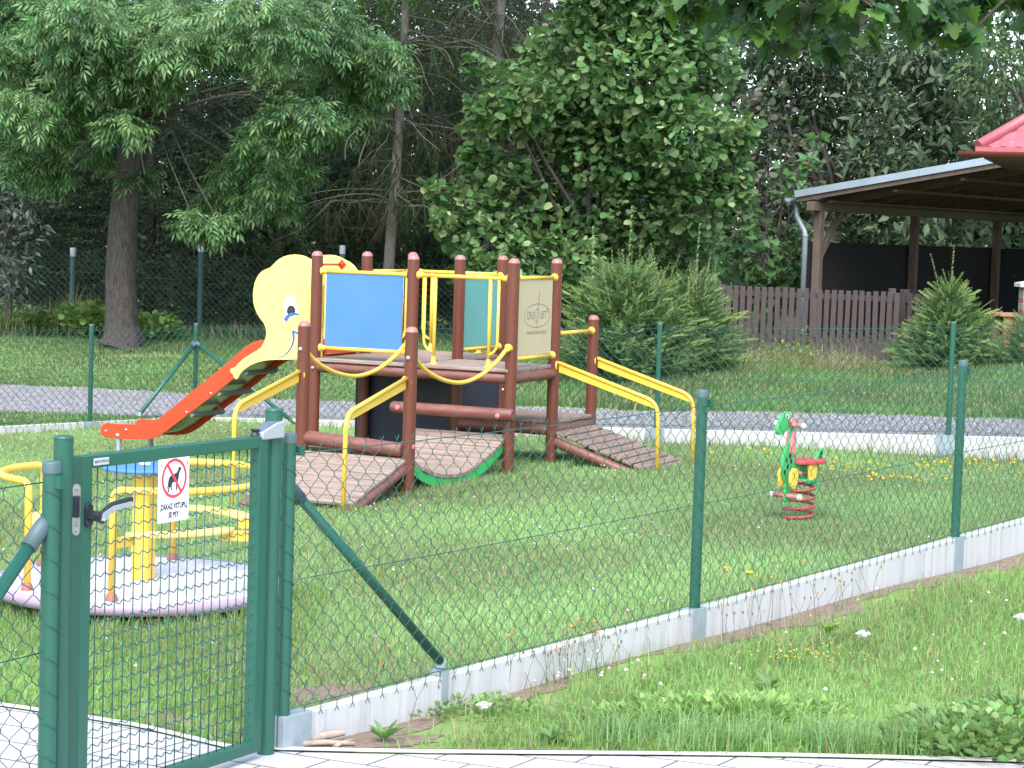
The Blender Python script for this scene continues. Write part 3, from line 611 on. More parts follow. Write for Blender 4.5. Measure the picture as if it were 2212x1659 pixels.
for i in range(nb):
    s0_,s1_=sl_[-1]*i/nb,sl_[-1]*(i+1)/nb; p0=np.array([np.interp(s0_,sl_,ar[:,k]) for k in(0,1)]); p1=np.array([np.interp(s1_,sl_,ar[:,k]) for k in(0,1)])
    m_=(p0+p1)/2; d=(p1-p0)/np.linalg.norm(p1-p0); n2=np.array([-d[1],d[0]]); off_=.09*(m_[0]+1.62)/1.62; u0=.835+off_+r_.uniform(-.008,.008); u1=1.665+off_+r_.uniform(-.008,.008)
    e=V3*d[0]+UZ*d[1]; nz=V3*n2[0]+UZ*n2[1]; mb.box(L((u0+u1)/2,m_[0],m_[1])-nz*.016,(u1-u0,np.linalg.norm(p1-p0)-.010,.034),U3,e,nz)
hbo=mb.build('hanging_bridge',M_plank,tw,.004)
def gstrip(uoff):
    mb=MB(); vs=[]; N=len(ar)
    for k in range(N):
        v_,z_=ar[k]; o_=.09*(v_+1.62)/1.62
        for dz in(-.036,-.108):
            for dd in(-.004,.004): vs.append(L(uoff+o_+dd,v_,z_+dz))
    fs=[]
    for k in range(N-1):
        a=k*4;b=a+4; fs+= [(a,a+1,b+1,b),(a+1,a+3,b+3,b+1),(a+3,a+2,b+2,b+3),(a+2,a,b,b+2)]
    fs+= [(0,2,3,1),((N-1)*4,(N-1)*4+1,(N-1)*4+3,(N-1)*4+2)]
    mb.add(vs,fs); mb.box(L(uoff+.075,-.015,.20),(.008,.075,.075),U3,V3,UZ); mb.build('green_strip',M_gr,hbo)
gstrip(1.655); gstrip(.86)
bolt(hbo,L(1.752,-.03,.215),U3,.011)
sl=log(L(.770,-.085,.425),L(1.855,-.085,.425),.049,tw,'step_log'); bolt(sl,L(.845,-.133,.425),-V3,.022,M_pink); bolt(sl,L(1.735,-.133,.415),-V3,.022,M_pink)
log(L(.80,-1.60,.295),L(1.655,-1.63,.255),.052,tw,'threshold_log')
# left ramp
e=nrm(V3*.827+UZ*.238); nz=np.cross(U3,e); ln=math.hypot(.86,.25); q=L(.825,-2.49,-.043)
rm=planks('ramp',q,U3,e,.875,ln,8,.028,M_plank,tw); log(L(1.665,-2.56,-.14),L(1.665,-1.60,.135),.050,rm,'stringer'); log(L(.86,-2.56,-.14),L(.86,-1.60,.135),.050,rm,'stringer')
# right ramp
e2=nrm(U3*.90-UZ*.285); q=L(1.815,.885,.226); rm2=planks('ramp',q+e2*.945,V3,-e2,.90,.945,9,.028,M_plankv,tw)
for v in(.90,1.75): log(L(1.80,v,.135),L(2.70,v,-.15),.045,rm2,'stringer')
def handrail(p_top,p_bend,p_foot,side):
    """bent tube with a flat web under its sloping part"""
    mb=MB(); d=nrm(p_bend-p_top); mb.tube(arc([(p_top,0),(p_bend,.11),(p_foot,0)],8),.0165,14); p=mb.build('handrail',M_yel,tw)
    w_=MB(); n=nrm(np.cross(d,UZ)); a=p_top+d*.01; b=p_bend-d*.075; c=p_bend-d*.01-UZ*.06; w_.add([x+n*s for s in(-.004,.004) for x in (a,b,c-UZ*.0,a-UZ*.075)],[(0,1,2,3),(7,6,5,4),(0,4,5,1),(1,5,6,2),(2,6,7,3),(3,7,4,0)]); w_.build('web_plate',M_yel,p)
    f=MB(); h=nrm(np.array([d[0],d[1],0])); f.lathe([(.045,0),(.045,.006),(.02,.007)],p_top-d*.008-UZ*.025,h,18); f.build('flange',M_yel,p)
for v in(.885,1.775):
    k=0; handrail(L(1.822,v,.80),L(2.715,v,.520),L(2.735,v,gz(2.735,v)-.06),1)
for u in(1.68,.79): handrail(L(u,-1.66,.785),L(u,-2.570,.585),L(u,-2.585,gz(u,-2.585)-.06),1)
# slide ------------------------------------------------
sd_=thing('slide_root','x','x',(0,0,0)); bpy.data.objects.remove(sd_)
SLO=[(.0,.885),(-.2,.895),(-.42,.898),(-.573,.896),(-.644,.888),(-.705,.867),(-.776,.828),(-.866,.752),(-.988,.652),(-1.12,.55),(-1.274,.433),(-1.43,.311),(-1.544,.222),(-1.628,.158),(-1.702,.121),(-1.798,.097),(-1.906,.087),(-2.069,.083),(-2.178,.081),(-2.215,.068),(-2.235,.035),(-2.237,.003),(-2.222,-.030),(-2.186,-.049),(-2.066,-.05),(-1.903,-.045),(-1.795,-.040),(-1.71,-.028),(-1.635,-.002),(-1.54,.059),(-1.426,.144),(-1.27,.258),(-1.116,.371),(-.963,.487),(-.861,.569),(-.76,.646),(-.66,.705),(-.507,.731),(-.265,.744),(0,.75)]
VN,VF=.190,.735
sb=MB(); lo=[(0,.80),(-.3,.80),(-.507,.785),(-.64,.76),(-.74,.705),(-.861,.615),(-.963,.533),(-1.116,.417),(-1.27,.304),(-1.426,.19),(-1.54,.105),(-1.635,.042),(-1.71,.012),(-1.80,-.002),(-1.95,-.004),(-2.15,-.005)]
vs=[L(a,v,z+dz) for (a,z) in lo for v,dz in((VN,.0),(VF,.0),(VF,-.004),(VN,-.004))]; fs=[]
for i in range(len(lo)-1):
    a=i*4;b=a+4; fs+= [(a,a+1,b+1,b),(a+2,a+3,b+3,b+2)]
sb.add(vs,fs,True); slo=sb.build('slide',mat('slide_steel',(.42,.43,.42),.22,metal=.95),tw)
for v in(VN,VF):
    mb=MB(); mb.prism(SLO,L(0,v,0),U3,UZ,.016); sp_=mb.build('side_panel',M_redp,slo,.003)
    for a,z in [(-2.177,.012),(-1.965,.037),(-1.348,.23),(-1.109,.409)]: bolt(sp_,L(a,v-.008,z),-V3,.011)
    bolt(sp_,L(-2.054,v-.008,-.019),-V3,.019)
    lg=MB(); q=L(-2.06,v+.02*(1 if v==VN else -1),0); lg.lathe([(.024,gz(-2.06,v)-.1),(.024,-.01)],q,n=14); lg.build('leg',mat('galv_tube',(.36,.38,.40),.45,metal=.4),slo)
for a,z in [(-.78,.60),(-1.04,.405),(-1.31,.205)]:
    mb=MB(); mb.box(L(a,(VN+VF)/2,z),(.035,VF-VN-.016,.035),nrm(U3*.8+UZ*.6),V3,nrm(-U3*.6+UZ*.8)); mb.build('crossbar',mat('crossbar_grey',(.17,.18,.18),.5),slo,.003)
EL=[(-.02,1.50),(-.06,1.545),(-.10,1.572),(-.15,1.591),(-.199,1.613),(-.253,1.625),(-.306,1.627),(-.359,1.621),(-.413,1.606),(-.457,1.583),(-.492,1.554),(-.523,1.525),(-.549,1.505),(-.58,1.494),(-.616,1.477),(-.647,1.449),(-.669,1.416),(-.688,1.373),(-.698,1.317),(-.701,1.262),(-.695,1.207),(-.68,1.16),(-.656,1.114),(-.623,1.072),(-.591,1.039),(-.572,1.004),(-.561,.961),(-.563,.93),(-.573,.898),(-.59,.861),(-.612,.829),(-.652,.799),(-.715,.764),(-.778,.725),(-.831,.679),(-.862,.645),(-.89,.638),(-.91,.623),(-.904,.600),(-.879,.585),(-.872,.560),(-.851,.543),(-.828,.556),(-.815,.585),(-.775,.627),(-.712,.67),(-.64,.701),(-.55,.722),(-.46,.732),(-.353,.738),(-.263,.745),(-.192,.754),(-.10,.765),(-.02,.775)]
EN,EF=.165,.760
for k,v in enumerate((EN,EF)):
    mb=MB(); mb.prism(EL,L(0,v,0),U3,UZ,.018); ep=mb.build('elephant_panel',M_ele,slo,.004)
    er=MB(); E_=[(-.015,1.385),(-.06,1.375),(-.10,1.345),(-.125,1.29),(-.125,1.23),(-.11,1.17),(-.10,1.11),(-.085,1.06),(-.05,1.03),(-.015,1.03)]
    er.prism(E_,L(.012,v-.026 if k==0 else v+.026,0),U3,UZ,.018); er.build('ear',mat('shade_tinted_yellow',(.80,.48,.07),.4),ep,.003)  # ears a deeper yellow than the head: their shade is in the colour
    if k==0:
        def face(name,pts,m,d):
            f=MB(); f.prism(pts,L(0,v-.0092-d,0),U3,UZ,.0016); f.build(name,m,ep)
        el=lambda cx,cz,rx,rz,n=32,t=0:[(cx+rx*math.cos(a)*math.cos(t)-rz*math.sin(a)*math.sin(t),cz+rx*math.cos(a)*math.sin(t)+rz*math.sin(a)*math.cos(t)) for a in np.linspace(0,2*math.pi,n+1)[:-1]]
        face('eye',el(-.334,1.188,.066,.096),mat('white_paint',(.80,.80,.80),.4),0); face('pupil',el(-.324,1.152,.041,.047),M_blk,.001)
        M_bl=mat('blue_paint',(.045,.11,.36),.4)
        def stroke(pts,w0):
            P=[np.array(p) for p in crom([np.array(p) for p in pts],5)]; up_=[];dn_=[]
            for i,p in enumerate(P):
                d=nrm(P[min(i+1,len(P)-1)]-P[max(i-1,0)]); n=np.array([-d[1],d[0]]); t=i/(len(P)-1); w_=w0(t); up_.append(p+n*w_);dn_.append(p-n*w_)
            return up_+dn_[::-1]
        face('brow',stroke([(-.378,1.068),(-.352,1.106),(-.312,1.126),(-.28,1.128),(-.247,1.124)],lambda t:.013*(1-t)+.006),M_bl,.002)
        face('mouth',stroke([(-.302,.985),(-.294,.935),(-.298,.89),(-.325,.83),(-.375,.777),(-.443,.748)],lambda t:.010*(1-t)+.0025),M_bl,.002); face('mouth',stroke([(-.306,.986),(-.28,.976),(-.24,.968)],lambda t:.008),M_bl,.003)
        for a,z in((-.372,.835),(-.60,.79)): bolt(ep,L(a,v-.009,z),-V3,.009)
rb=MB(); rb.tube([L(-.171,EN,1.548),L(-.171,EF,1.548)],.011,10); rbp=rb.build('entry_bar',M_redp,slo)
for v in(EN+.012,EF-.012):
    d=MB(); d.prism([(-.045,0),(0,-.045),(.045,0),(0,.045)],L(-.171,v,1.548),U3,UZ,.005); d.lathe([(.02,0),(.013,.04)],L(-.171,v,1.548),V3 if v<.4 else -V3,10); d.build('bar_bracket',M_redp,rbp)
# ---------------------------------------------------------------- carousel
CC=np.array([-1.843,10.715]); cz0=tz(*CC); CR=.755; zt=.052; 
cr=thing('carousel','low round playground carousel with pale deck, lilac rim and yellow rails behind the gate','carousel',(CC[0],CC[1],cz0))
def cp(r,deg,z): a=math.radians(deg); return np.array([CC[0]+r*math.cos(a),CC[1]+r*math.sin(a),z])
M_deck=mat('checker_plate',(.48,.465,.47),.6,(.56,.545,.55),90,c3=(.36,.33,.31),s3=6,t3=(.55,.8),spec=.3,bump=.3); M_lil=mat('lilac_rim',(.30,.23,.30),.45,(.35,.27,.35),4); M_shoe=mat('rusty_red_shoe',(.22,.08,.065),.6,(.28,.11,.085),12)
mb=MB(); mb.lathe([(.0,zt),(CR-.028,zt),(CR-.02,zt-.004)],(*CC,0),n=72); dk=mb.build('deck',M_deck,cr)
# raised tread lines on the deck
td=MB()
for i in range(30):
    r=.08+i*.0215
    if r>CR-.05: break
    N_=max(10,int(2*math.pi*r/.055))
    for k in range(N_):
        a=2*math.pi*(k+.5*(i%2))/N_; c=np.array([CC[0]+r*math.cos(a),CC[1]+r*math.sin(a),zt+.001]); s=1 if k%2 else -1; ex=np.array([math.cos(.8*s),math.sin(.8*s),0]); td.box(c,(.026,.005,.003),ex,(-ex[1],ex[0],0))
td.build('tread',M_deck,dk)
mb=MB(); mb.lathe([(CR-.03,zt+.002),(CR-.012,zt+.004),(CR,zt-.010),(CR+.003,zt-.03),(CR-.004,zt-.05),(CR-.02,zt-.06),(CR-.05,zt-.06)],(*CC,0),n=72); mb.build('rim',M_lil,cr)
mb=MB(); mb.lathe([(CR-.05,zt-.058),(CR-.06,zt-.075),(.25,zt-.10),(.25,cz0-.1)],(*CC,0),n=40); mb.build('underside',mat('dark_underside',(.02,.02,.022),.8),cr)
mb=MB(); o=[(x*.78,y*.78) for x,y in [(-.062,-.05),(-.05,-.062),(.05,-.062),(.062,-.05),(.062,.05),(.05,.062),(-.05,.062),(-.062,.05)]]; mb.prism(o,(*CC,(zt+.605)/2),(math.cos(-.35),math.sin(-.35),0),(math.sin(.35),math.cos(.35),0),.605-zt); mb.build('column',M_yel,cr,.008)
mb=MB(); mb.lathe([(.0,.638),(.05,.640),(.19,.632),(.208,.626),(.212,.618),(.208,.610),(.19,.606),(0,.604)],(*CC,0),n=48); hw_=mb.build('hand_wheel',M_blue,cr)
mb=MB(); mb.lathe([(.03,.638),(.028,.645),(0,.648)],(*CC,0),n=16); mb.build('wheel_cap',mat('white_cap',(.7,.68,.68),.5),hw_)
M_seat=mat('seat_yellow',(.82,.56,.16),.4,(.85,.60,.20),4)
for a0,a1 in((152,222),(267,337),(17,86)):
    rl=.655; Q=[cp(rl,a0,zt),cp(rl,a0,.52)]; 
    zt2=.585
    path=[(cp(rl,a0,zt),0),(cp(rl,a0,zt2),.055)]+[(cp(rl+.055*math.sin(math.pi*(a-a0)/(a1-a0)),a,zt2),0) for a in np.linspace(a0,a1,15)[1:-1]]+[(cp(rl,a1,zt2),.055),(cp(rl,a1,zt),0)]
    mb=MB(); mb.tube(arc(path,7),.0185,14); rp_=mb.build('grab_rail',M_yel,cr)
    for a in(a0,a1):
        s=MB(); s.lathe([(.032,zt),(.030,zt+.008),(.023,zt+.032),(.019,zt+.036)],cp(rl,a,0),n=14); s.build('post_shoe',M_shoe,rp_)
    # curved bench
    vs=[];K=22
    for i in range(K+1):
        a=a0+3+(a1-a0-6)*i/K; t=i/K; wd=.105*(min(1,math.sin(math.pi*t)*2.2)**.5 if 0<t<1 else .25)
        wd=max(wd,.03)
        for r_,z in((.50-wd*.5+.03,.345),(.50-wd*.5+.03,.365),(.50+wd*.5+.03,.365),(.50+wd*.5+.03,.345)): vs.append(cp(r_,a,z))
    fs=[]
    for i in range(K):
        a=i*4;b=a+4; fs+= [(a,b,b+1,a+1),(a+1,b+1,b+2,a+2),(a+2,b+2,b+3,a+3),(a+3,b+3,b,a)]
    fs+= [(0,1,2,3),(K*4,K*4+3,K*4+2,K*4+1)]; mb=MB(); mb.add(vs,fs); se=mb.build('bench',M_seat,cr,.006)
    for a in(a0,a1):
        p=cp(rl,a,.325); am=a+(7 if a==a0 else -7); p2=cp(.50,am,.325); d=nrm(p2-p); mb=MB(); mb.box((p+p2)/2,(np.linalg.norm(p2-p),.03,.05),d,np.cross(UZ,d),UZ); mb.build('bench_bracket',M_yel,se,.003)
# ---------------------------------------------------------------- spring rider
RB=np.array([1.953,14.22]); rz=tz(*RB); g3=np.array([-.70,-.714,0]); b3=np.array([.714,-.70,0])
def R_(g,b,z): return np.array([RB[0],RB[1],rz])+g3*g+b3*b+UZ*z
rd=thing('spring_rider','green dinosaur shaped spring rider with red seat and spotted neck on a red coil spring','spring rider',(RB[0],RB[1],rz))
M_rg=mat('rider_green',(.045,.40,.10),.4,(.06,.44,.12),4); M_rp=mat('rider_pink',(.62,.22,.22),.5); M_rr=mat('rider_red',(.62,.06,.06),.4); M_ry=mat('rider_yellow',(.80,.52,.06),.4); M_handle=mat('faded_red_bar',(.42,.13,.12),.5,(.50,.19,.17),8); M_whe=mat('white_end',(.72,.70,.66),.5)
mb=MB(); Q=[]
for i in range(0,112):
    t=i/111; a=t*2*math.pi*4.6+1.0; r=.092+.012*math.sin(t*3.1); Q.append(R_(0,0,0)+np.array([r*math.cos(a),r*math.sin(a),-.0+.275*t]))
mb.tube(Q,.0112,10); mb.build('spring',mat('spring_red',(.34,.05,.045),.45,(.42,.08,.07),9),rd)
mb=MB(); mb.prism(pill(.16,.20),R_(0,0,.282),g3,b3,.014); mb.build('base_plate',M_rg,rd,.003)
def plate(name,pts,b,th,m,par,bev=.004):
    mb=MB(); mb.prism(pts,R_(0,b,0),g3,UZ,th); return mb.build(name,m,par,bev)
body=[(.122,.62),(.13,.56),(.185,.50),(.205,.44),(.210,.366),(.195,.315),(.165,.263),(.170,.15),(.155,.135),(.125,.135),(.112,.15),(.110,.243),(.043,.285),(-.120,.285),(-.150,.20),(-.19,.20),(-.185,.30),(-.20,.36),(-.235,.43),(-.245,.47),(-.225,.485),(-.19,.45),(-.14,.40),(-.08,.385),(.06,.395),(.095,.44),(.105,.50),(.095,.56),(.088,.62),(.105,.64)]
bo=plate('body',body,0,.019,M_rg,rd)
hd_=[(.300,.615),(.296,.645),(.255,.700),(.215,.735),(.185,.748),(.155,.735),(.145,.70),(.150,.66),(.185,.615),(.24,.588),(.28,.592)]
he=plate('head',[(.15+(x-.145)*.86,z) for x,z in hd_],-.0,.028,M_rg,bo)
for s in(-1,1):
    plate('eye',[(.186+.018*math.cos(a),.715+.016*math.sin(a)) for a in np.linspace(0,6.28,19)[:-1]],s*.0155,.003,M_whe,he,0); plate('pupil',[(.190+.008*math.cos(a),.715+.010*math.sin(a)) for a in np.linspace(0,6.28,15)[:-1]],s*.0172,.003,M_blk,he,0)
    plate('ear',[(.150,.655),(.165,.68),(.150,.705),(.115,.705),(.095,.67),(.110,.64)],s*.024,.014,M_rp,he)
    plate('neck_pad',[(.125,.61),(.095,.61),(.098,.50),(.105,.465),(.13,.455),(.15,.47),(.145,.53)],s*.020,.018,M_rp,bo)
    for gx_,gz_ in((.17,.42),(.155,.375),(.185,.34),(.135,.445),(-.215,.45),(-.205,.415),(.12,.41)):
        plate('spot',[(gx_+.011*math.cos(a),gz_+.018*math.sin(a)) for a in np.linspace(0,6.28,15)[:-1]],s*.0105,.002,M_blk,bo,0)
    bb=.07 if s>0 else -.026
    plate('side_panel',[(x+.075,y-.008) for x,y in [(.135,.285),(.12,.25),(.085,.24),(.055,.28),(.05,.34),(.06,.375),(.10,.38),(.13,.35)]],bb,.020,M_ry,bo); plate('side_panel',[(x+.055,y) for x,y in [(-.06,.285),(-.05,.36),(-.06,.40),(-.115,.40),(-.14,.36),(-.13,.30),(-.10,.275)]],bb,.020,M_ry,bo)
    for gx_ in(.04,-.04):
        mb=MB(); mb.lathe([(.016,0),(.016,.03),(.009,.036),(0,.036)],R_(gx_,s*.010,.325),b3*s,12); mb.build('peg',M_handle,bo)
st_=[(.085,-.03),(.06,-.075),(-.02,-.10),(-.12,-.105),(-.19,-.075),(-.205,0),(-.19,.075),(-.12,.105),(-.02,.10),(.06,.075),(.085,.03)]
mb=MB(); mb.prism(st_,R_(-.005,0,.400),g3,b3,.024); mb.build('seat',M_rr,rd,.006)
for gx_,zz,hl in((.135,.655,.105),(.150,.18,.105)):
    mb=MB(); mb.tube([R_(gx_,-hl,zz),R_(gx_,hl,zz)],.0155,12); hp=mb.build('handle_bar',M_handle,rd)
    for s in(-1,1):
        c=MB(); c.lathe([(.016,0),(.021,.006),(.021,.018),(.012,.026),(0,.027)],R_(gx_,s*(hl-.004),zz),b3*s,14); c.build('bar_end',M_whe,hp)
# ---------------------------------------------------------------- picket fence
PX0,PX1,PYK=2.35,4.95,28.0
M_pick=mat('brown_picket_stain',(.045,.031,.029),.75,(.066,.047,.043),14,stretch=(3,3,.5),c3=(.19,.13,.115),s3=7,t3=(.64,.8))
q0=at(1545,615,28.0); q1=at(1938,632,28.0); nP=27
def picket_run(name,label,q0,q1,n,h,w_=.068):
    t_=thing(name,label,'fence',(*((q0+q1)/2)[:2],tz(*((q0+q1)/2)[:2]))); mb=MB(); d=nrm([q1[0]-q0[0],q1[1]-q0[1],0]); nn=np.array([d[1],-d[0],0]); r_=random.Random(5)
    for i in range(n):
        p=q0+(q1-q0)*(i/(n-1)); zt_=p[2]+r_.uniform(-.006,.006); k=r_.uniform(-.012,.012); ez=nrm(UZ+d*k); mb.box(np.array([p[0],p[1],zt_-h/2]),(w_*r_.uniform(.92,1.05),.022,h),d,nn,ez)
    mb.build('picket_panel',M_pick,t_,.004)
    for dz in(-.09,-.66):
        r2=MB(); r2.box((q0+q1)/2+UZ*dz-nn*.035,(np.linalg.norm(q1-q0)+.05,.04,.07),nrm(q1-q0),nn,np.cross(nrm(q1-q0),nn)); r2.build('rail',M_pick,t_)
    for k in(0.02,.98):
        p=q0+(q1-q0)*k-nn*.11; r2=MB(); r2.box(np.array([p[0],p[1],p[2]-.55]),(.09,.09,1.2),d,nn); r2.build('post',M_pick,t_,.004)
picket_run('picket_fence','weathered brown picket fence standing between the spruce bushes in front of the open shelter',q0,q1,nP,1.05)
q2=at(1966,634,28.3); q3=at(2030,640,28.6); picket_run('picket_gate','short dark brown picket panel half hidden by the small spruce on the right',q2,q3,5,1.0)
# ---------------------------------------------------------------- open shelter (lean-to)
SB=np.array([4.66,33.0]); b2=np.array([.589,.808,0]); e2_=np.array([.808,-.589,0]); zg=tz(4.66,33)
sh=thing('open_shelter','open timber shelter with a grey metal lean-to roof and a dark boarded rear wall','shelter',(SB[0],SB[1],zg))
def K(s,t,z): return np.array([SB[0],SB[1],0])+b2*s+e2_*t+UZ*z
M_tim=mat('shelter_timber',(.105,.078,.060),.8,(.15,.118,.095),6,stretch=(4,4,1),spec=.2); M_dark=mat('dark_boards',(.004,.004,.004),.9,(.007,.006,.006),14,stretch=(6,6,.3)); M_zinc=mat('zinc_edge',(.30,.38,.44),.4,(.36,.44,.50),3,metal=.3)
for s in(0,3.38,6.77,10.1): 
    mb=MB(); q=K(s,0,0); mb.box(q+UZ*(zg+2.36)/2,(.125,.125,2.36-zg),b2,e2_); mb.build('post',M_tim,sh,.006)
for s in(0,3.38,6.77,10.1):
    mb=MB(); q=K(s,4.4,0); mb.box(q+UZ*(zg+3.0)/2,(.125,.125,3.0-zg),b2,e2_); mb.build('post',M_tim,sh,.006)
mb=MB(); mb.box(K(4.9,0,2.43),(10.4,.13,.14),b2,e2_); mb.build('eave_beam',M_tim,sh,.006); mb=MB(); mb.box(K(4.9,4.4,3.10),(10.4,.13,.14),b2,e2_); mb.build('eave_beam',M_tim,sh,.006)
for s,d in((0,1),):
    mb=MB(); a=K(s+.04*d,0,1.65); b=K(s+.72*d,0,2.37); dd=nrm(b-a); mb.box((a+b)/2,(np.linalg.norm(b-a)+.08,.08,.10),dd,e2_,np.cross(dd,e2_)); mb.build('brace',M_tim,sh)
sl_e=nrm(e2_+UZ*.169); sn=np.cross(b2,sl_e); sn=sn if sn[2]>0 else -sn; RL=7.4; k0=np.array([4.28,33.0,2.575])
o_=k0-np.array([0,0,0]); 
def RP(s,t,d=0): return o_+b2*s+sl_e*t+sn*d
mb=MB(); vs=[RP(s,t,d) for d in(0,.02) for s,t in((0,0),(10.6,0),(10.6,RL),(0,RL))]; mb.add(vs,[(3,2,1,0),(4,5,6,7),(0,1,5,4),(1,2,6,5),(2,3,7,6),(3,0,4,7)]); mb.build('roof',mat('roof_sheet',(.05,.05,.052),.5,(.07,.07,.07),4),sh)
mb=MB(); mb.box(RP(-.012,RL/2,.035),(.02,RL,.105),b2,sl_e,sn); mb.build('verge_trim',M_zinc,sh); mb=MB(); mb.box(RP(.03,RL/2,-.055),(.035,RL,.07),b2,sl_e,sn); mb.build('barge_board',M_tim,sh)
for i in range(1,12):
    mb=MB(); mb.box(RP(i*.93,RL/2,-.07),(.07,RL,.13),b2,sl_e,sn); mb.build('rafter',M_tim,sh)
for j in range(6):
    mb=MB(); mb.box(RP(5.3,.5+j*1.1,-.155),(10.3,.07,.035),b2,sl_e,sn); mb.build('purlin',M_tim,sh)
gq=RP(0,0,0)-e2_*.07-UZ*.03; mb=MB(); hp=[]
for k in range(9): a=math.pi+math.pi*k/8; hp.append((.062*math.cos(a),.062*math.sin(a)))
hp=hp+[(x*.9,z*.9+.001) for x,z in hp[::-1]]; mb.prism(hp,gq+b2*5.2,e2_,UZ,10.6); gu=mb.build('gutter',M_zinc,sh); mb=MB(); mb.prism(hp[:9],gq-b2*.10,e2_,UZ,.004); mb.build('gutter_end',M_zinc,gu)
dp=gq+b2*.18; mb=MB(); p2_=np.array(at(1738,540,32.85)); p1_=np.array([p2_[0],p2_[1],2.02])
mb.tube(arc([(dp-UZ*.05,0),(dp-UZ*.26,.07),(p1_+UZ*.0,.07),(np.array([p1_[0],p1_[1],zg-.1]),0)],7),.045,16); dpp=mb.build('downpipe',mat('downpipe_zinc',(.19,.24,.26),.45,(.24,.29,.31),4,metal=.3),sh)
for z in(1.96,1.0): c=MB(); c.lathe([(.049,z),(.051,z+.005),(.051,z+.025),(.049,z+.03)],(p1_[0],p1_[1],0),n=16); c.build('pipe_clip',M_zinc,dpp)
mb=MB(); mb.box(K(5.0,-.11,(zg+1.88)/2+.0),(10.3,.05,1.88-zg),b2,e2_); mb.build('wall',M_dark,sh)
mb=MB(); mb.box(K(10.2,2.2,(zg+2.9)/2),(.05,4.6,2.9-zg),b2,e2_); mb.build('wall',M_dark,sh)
mb=MB(); mb.box(K(5,2.2,zg+.02),(10.2,4.8,.05),b2,e2_); mb.build('added_dark_floor',mat('dimming_floor',(.03,.027,.025),.9),sh)  # floor added dark so that the roof underside stays dim
# ---------------------------------------------------------------- little house with the red roof at the right edge
HK=np.array([5.80,27.0,3.13]); hx=nrm([.95,-.30,0]); hy=nrm([.30,.95,0])
ho=thing('garden_house','garden house with pinkish red metal tile roof and dark red gutter at the right edge','house',(HK[0]+2.5,HK[1]+1.5,tz(8.3,28)))
W_,D_,RH=5.,4.2,1.5
def HP(a,b,z): return HK+hx*a+hy*b+UZ*z
mb=MB(); rows=44; nr_=14
def roofpt(a,t):
    """front slope: a along the eave, t up the slope 0..1, with hip ends and metal tile waves"""
    y=D_/2*t; a0=D_/2*t; a1=W_-D_/2*t; A__=a0+(a1-a0)*a; wv=.022*abs(math.sin(A__*math.pi/.19))+.018*((t*nr_)%1); return HP(A__,y,RH*t+wv)
NA=110;NT=56; vs=[roofpt(i/NA,min(j/NT,.9999)) for j in range(NT+1) for i in range(NA+1)]; mb.add(vs,[(j*(NA+1)+i,j*(NA+1)+i+1,(j+1)*(NA+1)+i+1,(j+1)*(NA+1)+i) for j in range(NT) for i in range(NA)])
mb.add([HP(0,0,0),HP(0,D_,0),HP(D_/2,D_/2,RH)],[(0,2,1)]); mb.add([HP(W_,0,0),HP(W_,D_,0),HP(W_-D_/2,D_/2,RH)],[(0,1,2)]); mb.add([HP(0,D_,0),HP(W_,D_,0),HP(W_-D_/2,D_/2,RH),HP(D_/2,D_/2,RH)],[(0,1,2,3)])
M_tile=mat('red_metal_tile',(.33,.085,.10),.32,(.37,.10,.115),3,spec=.5); rf=mb.build('roof',M_tile,ho)
for a,b in((HP(-.02,-.02,.02),HP(D_/2,D_/2,RH+.03)),(HP(W_+.02,-.02,.02),HP(W_-D_/2,D_/2,RH+.03)),(HP(D_/2,D_/2,RH+.03),HP(W_-D_/2,D_/2,RH+.03))):
    r_=MB(); r_.tube([a,b],.075,10); r_.build('ridge_cap',M_tile,rf)
mb=MB(); mb.box(HP(W_/2,-.03,-.045),(W_+.1,.06,.11),hx,hy); mb.build('fascia',M_tile,ho); mb=MB(); mb.prism([(x*1.1,z*1.1) for x,z in hp],HP(W_/2,-.13,-.055),hy,UZ,W_+.5); mb.build('gutter',mat('dark_red_gutter',(.14,.028,.028),.35),ho)
mb=MB(); mb.box(HP(W_/2,D_/2,-.12),(W_-.1,D_-.1,.03),hx,hy); mb.build('soffit',M_tim,ho)
mb=MB(); c=HP(W_/2+.8,D_/2,0); mb.box(np.array([c[0],c[1],(HK[2]-.14+.2)/2]),(W_-2.2,D_-1,HK[2]-.34),hx,hy); mb.build('wall',mat('cream_plaster',(.55,.50,.40),.9,(.60,.55,.45),8),ho)
# brick pier and bench table below
bq=at(2226,640,26.6); zb_=tz(bq[0],bq[1])
br=thing('brick_pier','red brick pier with a grey stone cap at the right edge beside the wooden table','pier',(bq[0],bq[1],zb_))
M_brk=bpy.data.materials.new('red_brick'); M_brk.use_nodes=True; nt=M_brk.node_tree; t_=_n(nt,'ShaderNodeTexBrick'); t_.inputs['Color1'].default_value=(.26,.10,.07,1); t_.inputs['Color2'].default_value=(.33,.14,.09,1); t_.inputs['Mortar'].default_value=(.30,.27,.24,1); t_.inputs['Scale'].default_value=1; t_.inputs['Brick Width'].default_value=.25; t_.inputs['Row Height'].default_value=.075; t_.inputs['Mortar Size'].default_value=.008
tc=_n(nt,'ShaderNodeTexCoord'); mm=_n(nt,'ShaderNodeMapping'); mm.inputs['Rotation'].default_value=(math.pi/2,0,0); nt.links.new(tc.outputs['Object'],mm.inputs['Vector']); nt.links.new(mm.outputs['Vector'],t_.inputs['Vector']); nt.links.new(t_.outputs['Color'],nt.nodes['Principled BSDF'].inputs['Base Color']); nt.nodes['Principled BSDF'].inputs['Roughness'].default_value=.9
